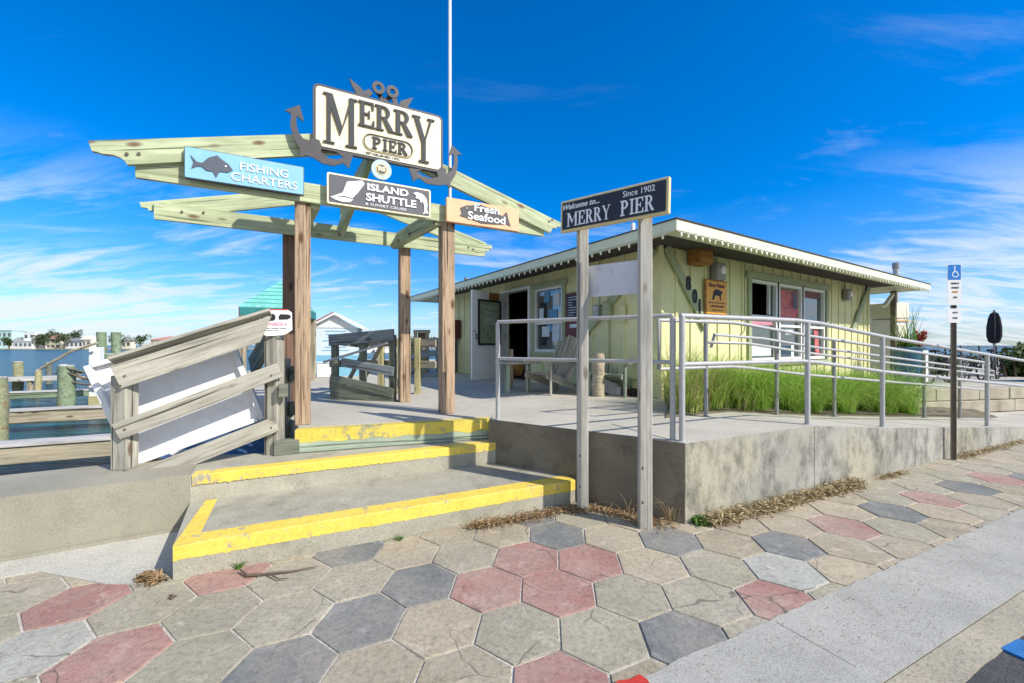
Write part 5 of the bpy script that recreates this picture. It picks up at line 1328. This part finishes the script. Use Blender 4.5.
b_.out('reeds', 'weed', t, fix=False)
b_ = B(); leafcloud(b_.bm, (.16, -.1, 1.08), (.13, .13, .26), 260, .035, rn); b_.out('red_leaves', 'redplant', t, fix=False)
b_ = B(); leafcloud(b_.bm, (-.1, -.05, 1.0), (.2, .2, .16), 260, .04, rn); b_.out('foliage', 'weed', t, fix=False)
# bicycles in a row
def bicycle(lab, loc, rz):
    t = thing('bicycle', lab, 'bicycle', loc, rz, group='dark bicycles parked behind the stone wall')
    R_ = .33
    for x in (-.52, .52):
        b_ = B(); pts = [(x + R_ * math.cos(2 * PI * i / 24), 0, R_ + R_ * math.sin(2 * PI * i / 24)) for i in range(25)]; b_.path(pts, .022, 7); w_ = b_.out('wheel', 'rubber', t)
        b_ = B()
        for i in range(12): b_.cyl((x, 0, R_), (x + R_ * math.cos(2 * PI * i / 12), 0, R_ + R_ * math.sin(2 * PI * i / 12)), .003, seg=4)
        b_.out('spokes', 'galv', w_)
        b_ = B(); b_.path([(x + (R_ + .05) * math.cos(a), 0, R_ + (R_ + .05) * math.sin(a)) for a in [.3 + i * .2 for i in range(12)]], .014, 6); b_.out('mudguard', 'black', t)
    b_ = B()
    for a, c in (((-.52, 0, R_), (-.1, 0, .30)), ((-.1, 0, .30), (-.2, 0, .82)), ((-.52, 0, R_), (-.17, 0, .70)), ((-.17, 0, .72), (.36, 0, .80)), ((-.1, 0, .30), (.38, 0, .66)), ((.34, 0, .95), (.52, 0, R_))): b_.cyl(a, c, .017, seg=8)
    b_.out('frame', 'black', t)
    b_ = B(); b_.path([(.22, -.24, .90), (.32, -.16, .93), (.35, 0, .91), (.32, .16, .93), (.22, .24, .90)], .013, 7); b_.out('handlebar', 'galv', t)
    b_ = B(); b_.box((-.22, 0, .82), (.26, .15, .06), bev=.02); b_.out('saddle', 'rubber', t)
for i, x in enumerate((10.9, 11.7, 12.5, 13.4)):
    bicycle(['leftmost dark bicycle, next to the painted tub', 'second dark bicycle, right of the one by the tub', 'third dark bicycle, behind the parking sign post', 'rightmost dark bicycle, beside the dark fence'][i], (x, 10.6 + i * .32, .53), .45 + .1 * (i % 2))
t = thing('dark_fence', 'dark grey low board fence at the right edge behind the stone wall', 'fence', (13.55, 10.75, .53), .18)
for i in range(5): board('fence_board', (0, 0, .1 + i * .17), (7.5, 0, .1 + i * .17), .165, .025, 'bluegrey', t)
for x in (0.05, 2.4, 4.8, 7.2): board('post', (x, .06, 0), (x, .06, .95), .09, .09, 'greydark', t, up=(0, 1, 0))
t = thing('bush', 'broad green hedge bush at the right edge, beyond the dark fence', 'bush', (15.6, 12.6, .5))
b_ = B(); leafcloud(b_.bm, (.5, 0, .5), (1.7, .8, .58), 2600, .09, rn); b_.out('foliage', 'bush', t, fix=False)
b_ = B()
for i in range(7): b_.path([(i * .3 - .9, 0, 0), (i * .35 - 1.0, .05, .5)], [.03, .015], 6)
b_.out('stems', 'bark', t)
t = thing('low_bush', 'low dark bush behind the row of bicycles', 'bush', (14.0, 13.6, .5))
b_ = B(); leafcloud(b_.bm, (-.2, 0, .30), (1.9, .5, .42), 1900, .08, rn); b_.out('foliage', 'tree', t, fix=False)
b_ = B()
for i in range(5): b_.path([(i * .5 - 1.2, 0, 0), (i * .5 - 1.1, .05, .35)], [.03, .015], 6)
b_.out('stems', 'bark', t)
t = thing('patio_umbrella', 'closed black patio umbrella rising above the hedge', 'umbrella', (16.5, 14.2, .5))
b_ = B(); b_.cyl((0, 0, 0), (0, 0, 2.2), .03, seg=8); b_.out('pole', 'galvdark', t)
b_ = B(); prof = [(.04, 1.05), (.11, 1.10), (.15, 1.3), (.15, 1.6), (.12, 1.9), (.08, 2.08), (.02, 2.13)]; seg = 16; rings = []
for r_, z in prof: rings.append([b_.bm.verts.new((r_ * (1 + .22 * math.cos(j * PI)) * math.cos(2 * PI * j / seg) - (2.2 - z) * .0, r_ * (1 + .22 * math.cos(j * PI)) * math.sin(2 * PI * j / seg), z)) for j in range(seg)])
for u, w2 in zip(rings, rings[1:]):
    for j in range(seg): b_.bm.faces.new((u[j], u[(j + 1) % seg], w2[(j + 1) % seg], w2[j]))
b_.bm.faces.new(rings[0][::-1]); b_.bm.faces.new(rings[-1]); b_.out('canopy', 'blackcloth', t)

# ------------------------------------------------------------------ vegetation and litter
rn = random.Random(77)
def bedpt(t, k):   # k 0 ramp side .. 1 wall side
    p = rp(t, .97 + .0); return p
b_ = B()
clumps = []
for i in range(19):
    t = 2.15 + i * .255 + rn.uniform(-.1, .1); off = 1.30 + rn.uniform(-.12, .2); clumps.append((t, off, rn.uniform(.62, 1.2)))
    if i % 2: clumps.append((t, off + .5, rn.uniform(.9, 1.2)))
for t, off, k in clumps:
    if t > 7.0: continue
    c = rp(t, off)
    c.z += .02 + (off - .95) * .05
    for j in range(470):
        az = rn.uniform(0, 2 * PI); rr = rn.uniform(0, .17); base = c + V((math.cos(az) * rr, math.sin(az) * rr, 0))
        blade(b_.bm, base, rn.uniform(.45, 1.2) * k, rn.uniform(.25, 1.0) * k, az + rn.gauss(0, .8), .0055, 7, rn.uniform(.8, 1.8))
tag(b_.out('fountain_grass', ['grass', 'grassdry'], fix=False), 'dense bright green arching grass filling the bed between ramp and shack', 'grass', kind='stuff')
fg = bpy.data.objects['fountain_grass']
for i, p in enumerate(fg.data.polygons):
    if (i // 7) % 19 == 0: p.material_index = 1
b_ = B()
for t, off, k, n_b in ((1.28, 1.15, .8, 260), (1.5, 1.25, 1.0, 330), (1.75, 1.2, .9, 330), (2.0, 1.3, .85, 260), (1.6, 1.6, 1.25, 200), (2.3, 1.15, .7, 200), (1.9, 1.75, 1.1, 160)):
    c = rp(t, off)
    for j in range(n_b):
        az = rn.uniform(0, 2 * PI); rr = rn.uniform(0, .16); base = c + V((math.cos(az) * rr, math.sin(az) * rr, .02))
        blade(b_.bm, base, rn.uniform(.35, 1.0) * k, rn.uniform(.05, .5) * k, az + rn.gauss(0, .5), .007, 5, rn.uniform(.3, 1.2))
tag(b_.out('dry_tall_grass', ['grassdry', 'grass'], fix=False), 'tall yellowing grass stalks at the left end of the grass bed', 'grass', kind='stuff')
ob = bpy.data.objects['dry_tall_grass']
for i, p in enumerate(ob.data.polygons):
    if (i // 5) % 5 in (0, 2): p.material_index = 1

def litter(name, lab, pts, n, spread, mat, size=.03, hmax=.03, seed=0, kind='stuff', cat='leaf litter'):
    """pts: polyline the litter lies along"""
    r = random.Random(seed); b_ = B()
    for i in range(n):
        k = r.uniform(0, len(pts) - 1.001); j = int(k); f = k - j
        p = V(pts[j]).lerp(V(pts[j + 1]), f); wv = spread * (.35 + .65 * abs(noise.noise(V((k * 2.3, seed, 0)))) * 2)
        p += V((r.gauss(0, .45) * wv, r.gauss(0, .45) * wv, 0)); p.z += r.uniform(.004, hmax) * max(.2, 1 - abs(r.gauss(0, .4)))
        a = V((r.gauss(0, 1), r.gauss(0, 1), r.gauss(0, .35))).normalized(); c_ = a.cross(V((r.gauss(0, .5), r.gauss(0, .5), 1))).normalized(); s = size * r.uniform(.5, 1.5)
        w_ = s * r.uniform(.08, .3)
        b_.bm.faces.new([b_.bm.verts.new(p + a * s), b_.bm.verts.new(p + c_ * w_ + V((0, 0, .003))), b_.bm.verts.new(p - a * s), b_.bm.verts.new(p - c_ * w_)])
    return tag(b_.out(name, mat, fix=False), lab, cat, kind=kind)
z0 = .006
litter('leaf_litter', 'brown leaf litter drifted along the lower step and the wing wall base', [(-.33, 3.40, z0), (-.12, 3.48, z0), (.15, 3.58, z0), (.42, 3.72, z0), (.75, 3.78, z0), (1.0, 3.60, z0), (1.25, 3.42, z0)], 4200, .16, 'straw', .017, .045, 2)
litter('dry_weeds', 'dry weeds and straw heaped along the foot of the ramp wall', [tuple(rp(t, -.12) * 1)[:2] + (z0,) for t in (.15, .5, .9, 1.3, 1.7, 2.1, 2.4)], 5200, .17, 'strawpale', .024, .10, 3, cat='dry weeds')
litter('dry_weeds', 'small dry tufts along the wall foot near the parking sign', [tuple(rp(t, -.10))[:2] + (z0,) for t in (2.9, 3.2, 3.4)] , 500, .1, 'strawpale', .018, .03, 4, cat='dry weeds')
litter('dry_weeds', 'dry tufts at the wall foot right of the parking sign', [tuple(rp(t, -.10))[:2] + (z0,) for t in (4.9, 5.4, 6.2, 7.2)], 1300, .14, 'strawpale', .022, .04, 5, cat='dry weeds')
litter('twig_pile', 'small brown twig pile beside the lower step at the sea wall', [(-2.36, 2.66, z0), (-2.22, 2.62, z0)], 260, .10, 'straw', .035, .04, 6, cat='twigs')
def tuft(name, lab, loc, n, h, mat, cat='weed', seed=1, spread=.04, w=.006):
    r = random.Random(seed); b_ = B()
    for i in range(n): blade(b_.bm, (r.uniform(-spread, spread), r.uniform(-spread, spread), 0), r.uniform(.5, 1) * h, r.uniform(.3, 1.0) * h, r.uniform(0, 6.28), w, 4)
    return tag(b_.out(name, mat, None, Matrix.Translation(loc), fix=False), lab, cat)
tuft('weed', 'green leafy weed at the foot of the ramp corner', tuple(rp(.12, -.05))[:2] + (.0,), 120, .11, 'weed', seed=3, spread=.06, w=.016)
tuft('weed', 'yellowish weed just right of the green one at the ramp corner', tuple(rp(.38, -.07))[:2] + (.0,), 120, .12, 'grassdry', seed=4, spread=.07, w=.010)
tuft('weed', 'small grass tuft in the joint below the lower step', (-.87, 3.2, 0), 40, .05, 'weed', seed=5, spread=.025, w=.004)
tuft('weed', 'tiny green sprig at the left front of the lower step', (-1.83, 2.78, 0), 20, .07, 'weed', seed=6, spread=.015, w=.008)
tuft('dry_vine', 'wispy dry vine standing against the wing wall between the sign post and corner', (1.34, 3.50, .0), 26, .42, 'strawpale', 'vine', seed=7, spread=.05, w=.004)
tuft('dry_vine', 'thin dry stalks against the wing wall left of the right sign post', (1.02, 3.62, .0), 14, .30, 'straw', 'vine', seed=8, spread=.05, w=.004)
t = thing('twig', 'thin curved twig lying on the pavers below the lower step', 'twig', (-1.78, 2.72, .006))
b_ = B(); b_.path([(0, 0, .02), (.08, -.05, .012), (.2, -.03, .014), (.32, .0, .01), (.48, .06, .012)], [.006, .010, .007, .006, .003], 6); b_.path([(.2, -.03, .014), (.3, -.09, .012), (.36, -.08, .01)], [.006, .005, .002], 6); b_.out('stick', 'bark', t)
b_ = B()
t = thing('leaf', 'dark curled leaf on the pavers near the lower left corner', 'leaf', (-2.0, 2.45, .004))
b_ = B(); leafcloud(b_.bm, (0, 0, .012), (.03, .03, .008), 14, .012, rn); b_.out('blade', 'bark', t, fix=False)
litter('pebbles', 'fine dark grit scattered over the sidewalk strip and pavers', [(.8, 1.9, .008), (2.2, 2.3, .008), (3.5, 3.2, .008), (5.5, 4.1, .008)], 700, .5, 'straw', .005, .006, 15, cat='grit')
litter('pebbles', 'fine dark grit scattered over the pavers below the steps', [(-3, 2.2, .002), (-1.5, 2.4, .002), (0, 2.8, .002), (1.0, 2.6, .002)], 500, .45, 'straw', .005, .006, 16, cat='grit')

# ------------------------------------------------------------------ sky, sun, camera
el = math.radians(38.5); az = math.atan2(.875, -.484)
sd = V((.875 * math.cos(el), -.484 * math.cos(el), math.sin(el))).normalized()
w = bpy.data.worlds.new('World'); sc.world = w; w.use_nodes = True; nt = w.node_tree; nt.nodes.clear()
sky = nt.nodes.new('ShaderNodeTexSky'); sky.sky_type = 'NISHITA'; sky.sun_disc = False; sky.sun_elevation = el; sky.sun_rotation = az
sky.air_density = 1.0; sky.dust_density = .4; sky.ozone_density = 2.0
hs_ = nt.nodes.new('ShaderNodeHueSaturation'); hs_.inputs['Saturation'].default_value = 1.62; hs_.inputs['Hue'].default_value = .497; hs_.inputs['Value'].default_value = 1.45
nt.links.new(sky.outputs[0], hs_.inputs['Color'])
tc = nt.nodes.new('ShaderNodeTexCoord'); sx = nt.nodes.new('ShaderNodeSeparateXYZ'); nt.links.new(tc.outputs['Generated'], sx.inputs[0])
hzt = ramp(nt, sx.outputs[2], [(0.0, (.55, .72, .98)), (.25, (.9, .96, 1.0)), (.5, (1, 1, 1))])
tint = mixc(nt, 1.0, hs_.outputs[0], (.80, .86, 1.12), 'MULTIPLY')
def MA(op, a, b=None, c=None):
    n = nt.nodes.new('ShaderNodeMath'); n.operation = op
    for i, x in enumerate((a, b, c)):
        if x is None: continue
        if isinstance(x, (int, float)): n.inputs[i].default_value = x
        else: nt.links.new(x, n.inputs[i])
    return n.outputs[0]
zc = MA('ADD', MA('MAXIMUM', sx.outputs[2], 0.0), .16)
cx_ = nt.nodes.new('ShaderNodeCombineXYZ'); nt.links.new(MA('DIVIDE', sx.outputs[0], zc), cx_.inputs[0]); nt.links.new(MA('DIVIDE', sx.outputs[1], zc), cx_.inputs[1])
def cloud(scale, stretch, rot, lo, hi, seed, detail=9, rough=.62, dist=.6, bias=None):
    mp = nt.nodes.new('ShaderNodeMapping'); mp.inputs['Scale'].default_value = stretch; mp.inputs['Rotation'].default_value = (0, 0, rot); mp.inputs['Location'].default_value = (seed, seed * .7, 0)
    nt.links.new(cx_.outputs[0], mp.inputs[0])
    f = noi(nt, mp.outputs[0], scale, detail, rough, dist)
    if bias is not None: f = MA('ADD', f, bias)
    mr = nt.nodes.new('ShaderNodeMapRange'); mr.inputs[1].default_value = lo; mr.inputs[2].default_value = hi; mr.interpolation_type = 'SMOOTHSTEP'
    nt.links.new(f, mr.inputs[0]); return mr.outputs[0]
def band_(lo, hi, inp=None):
    mr = nt.nodes.new('ShaderNodeMapRange'); mr.interpolation_type = 'SMOOTHSTEP'; mr.inputs[1].default_value = lo; mr.inputs[2].default_value = hi
    nt.links.new(inp if inp is not None else sx.outputs[2], mr.inputs[0]); return mr.outputs[0]
low = MA('SUBTRACT', 1.0, band_(.10, .36))
side = band_(.38, .70, MA('ABSOLUTE', sx.outputs[0]))
bias = MA('SUBTRACT', MA('MULTIPLY', side, .10), .05)
c1 = MA('MULTIPLY', cloud(1.25, (.6, 1.6, 1), .15, .47, .66, 3.1, 11, .62, .8, bias), low)
c1b = MA('MULTIPLY', MA('MULTIPLY', cloud(3.2, (.5, 2.0, 1), .1, .50, .62, 5.7, 8, .6, .3, bias), MA('SUBTRACT', 1.0, band_(.05, .20))), .9)
c2 = MA('MULTIPLY', MA('MULTIPLY', cloud(1.5, (.5, 1.7, 1), -.7, .56, .84, 8.4, 10, .66, 1.0), MA('SUBTRACT', 1.0, band_(.42, .60))), .35)
hz = MA('MULTIPLY', MA('SUBTRACT', 1.0, band_(-.02, .12)), .22)
cf = MA('MAXIMUM', MA('MAXIMUM', c1, c2), MA('MAXIMUM', hz, c1b))
back = MA('MULTIPLY', band_(.05, .75, MA('MULTIPLY', sx.outputs[1], -1.0)), .85)  # unseen cloud bank added behind the camera to fill and neutralise the shade
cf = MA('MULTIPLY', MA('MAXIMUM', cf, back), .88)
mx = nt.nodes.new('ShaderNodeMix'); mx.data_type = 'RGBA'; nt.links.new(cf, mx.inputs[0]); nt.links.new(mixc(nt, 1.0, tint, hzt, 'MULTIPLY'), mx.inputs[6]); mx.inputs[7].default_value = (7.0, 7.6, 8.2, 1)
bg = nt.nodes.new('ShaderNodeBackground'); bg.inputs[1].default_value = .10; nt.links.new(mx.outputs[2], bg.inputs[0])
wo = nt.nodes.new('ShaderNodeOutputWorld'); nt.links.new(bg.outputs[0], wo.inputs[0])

ld = bpy.data.lights.new('sun', 'SUN'); ld.energy = 4.6; ld.angle = math.radians(.53); ld.color = (1, .93, .83)
lo_ = bpy.data.objects.new('sun', ld); COL.objects.link(lo_); lo_.rotation_euler = sd.to_track_quat('Z', 'Y').to_euler(); lo_.location = sd * 50

cam = bpy.data.cameras.new('camera'); co = bpy.data.objects.new('camera', cam); COL.objects.link(co); sc.camera = co
cam.sensor_width = 36; cam.lens = 415 / 1024 * 36; cam.shift_y = 3.5 / 1024; cam.clip_start = .05; cam.clip_end = 5000
co.location = (0, 0, 1.5); co.rotation_euler = (PI / 2, 0, 0)
sc.view_settings.view_transform = 'Standard'; sc.view_settings.look = 'None'; sc.view_settings.exposure = .32; sc.view_settings.gamma = 1
sc.render.resolution_x = 1024; sc.render.resolution_y = 683
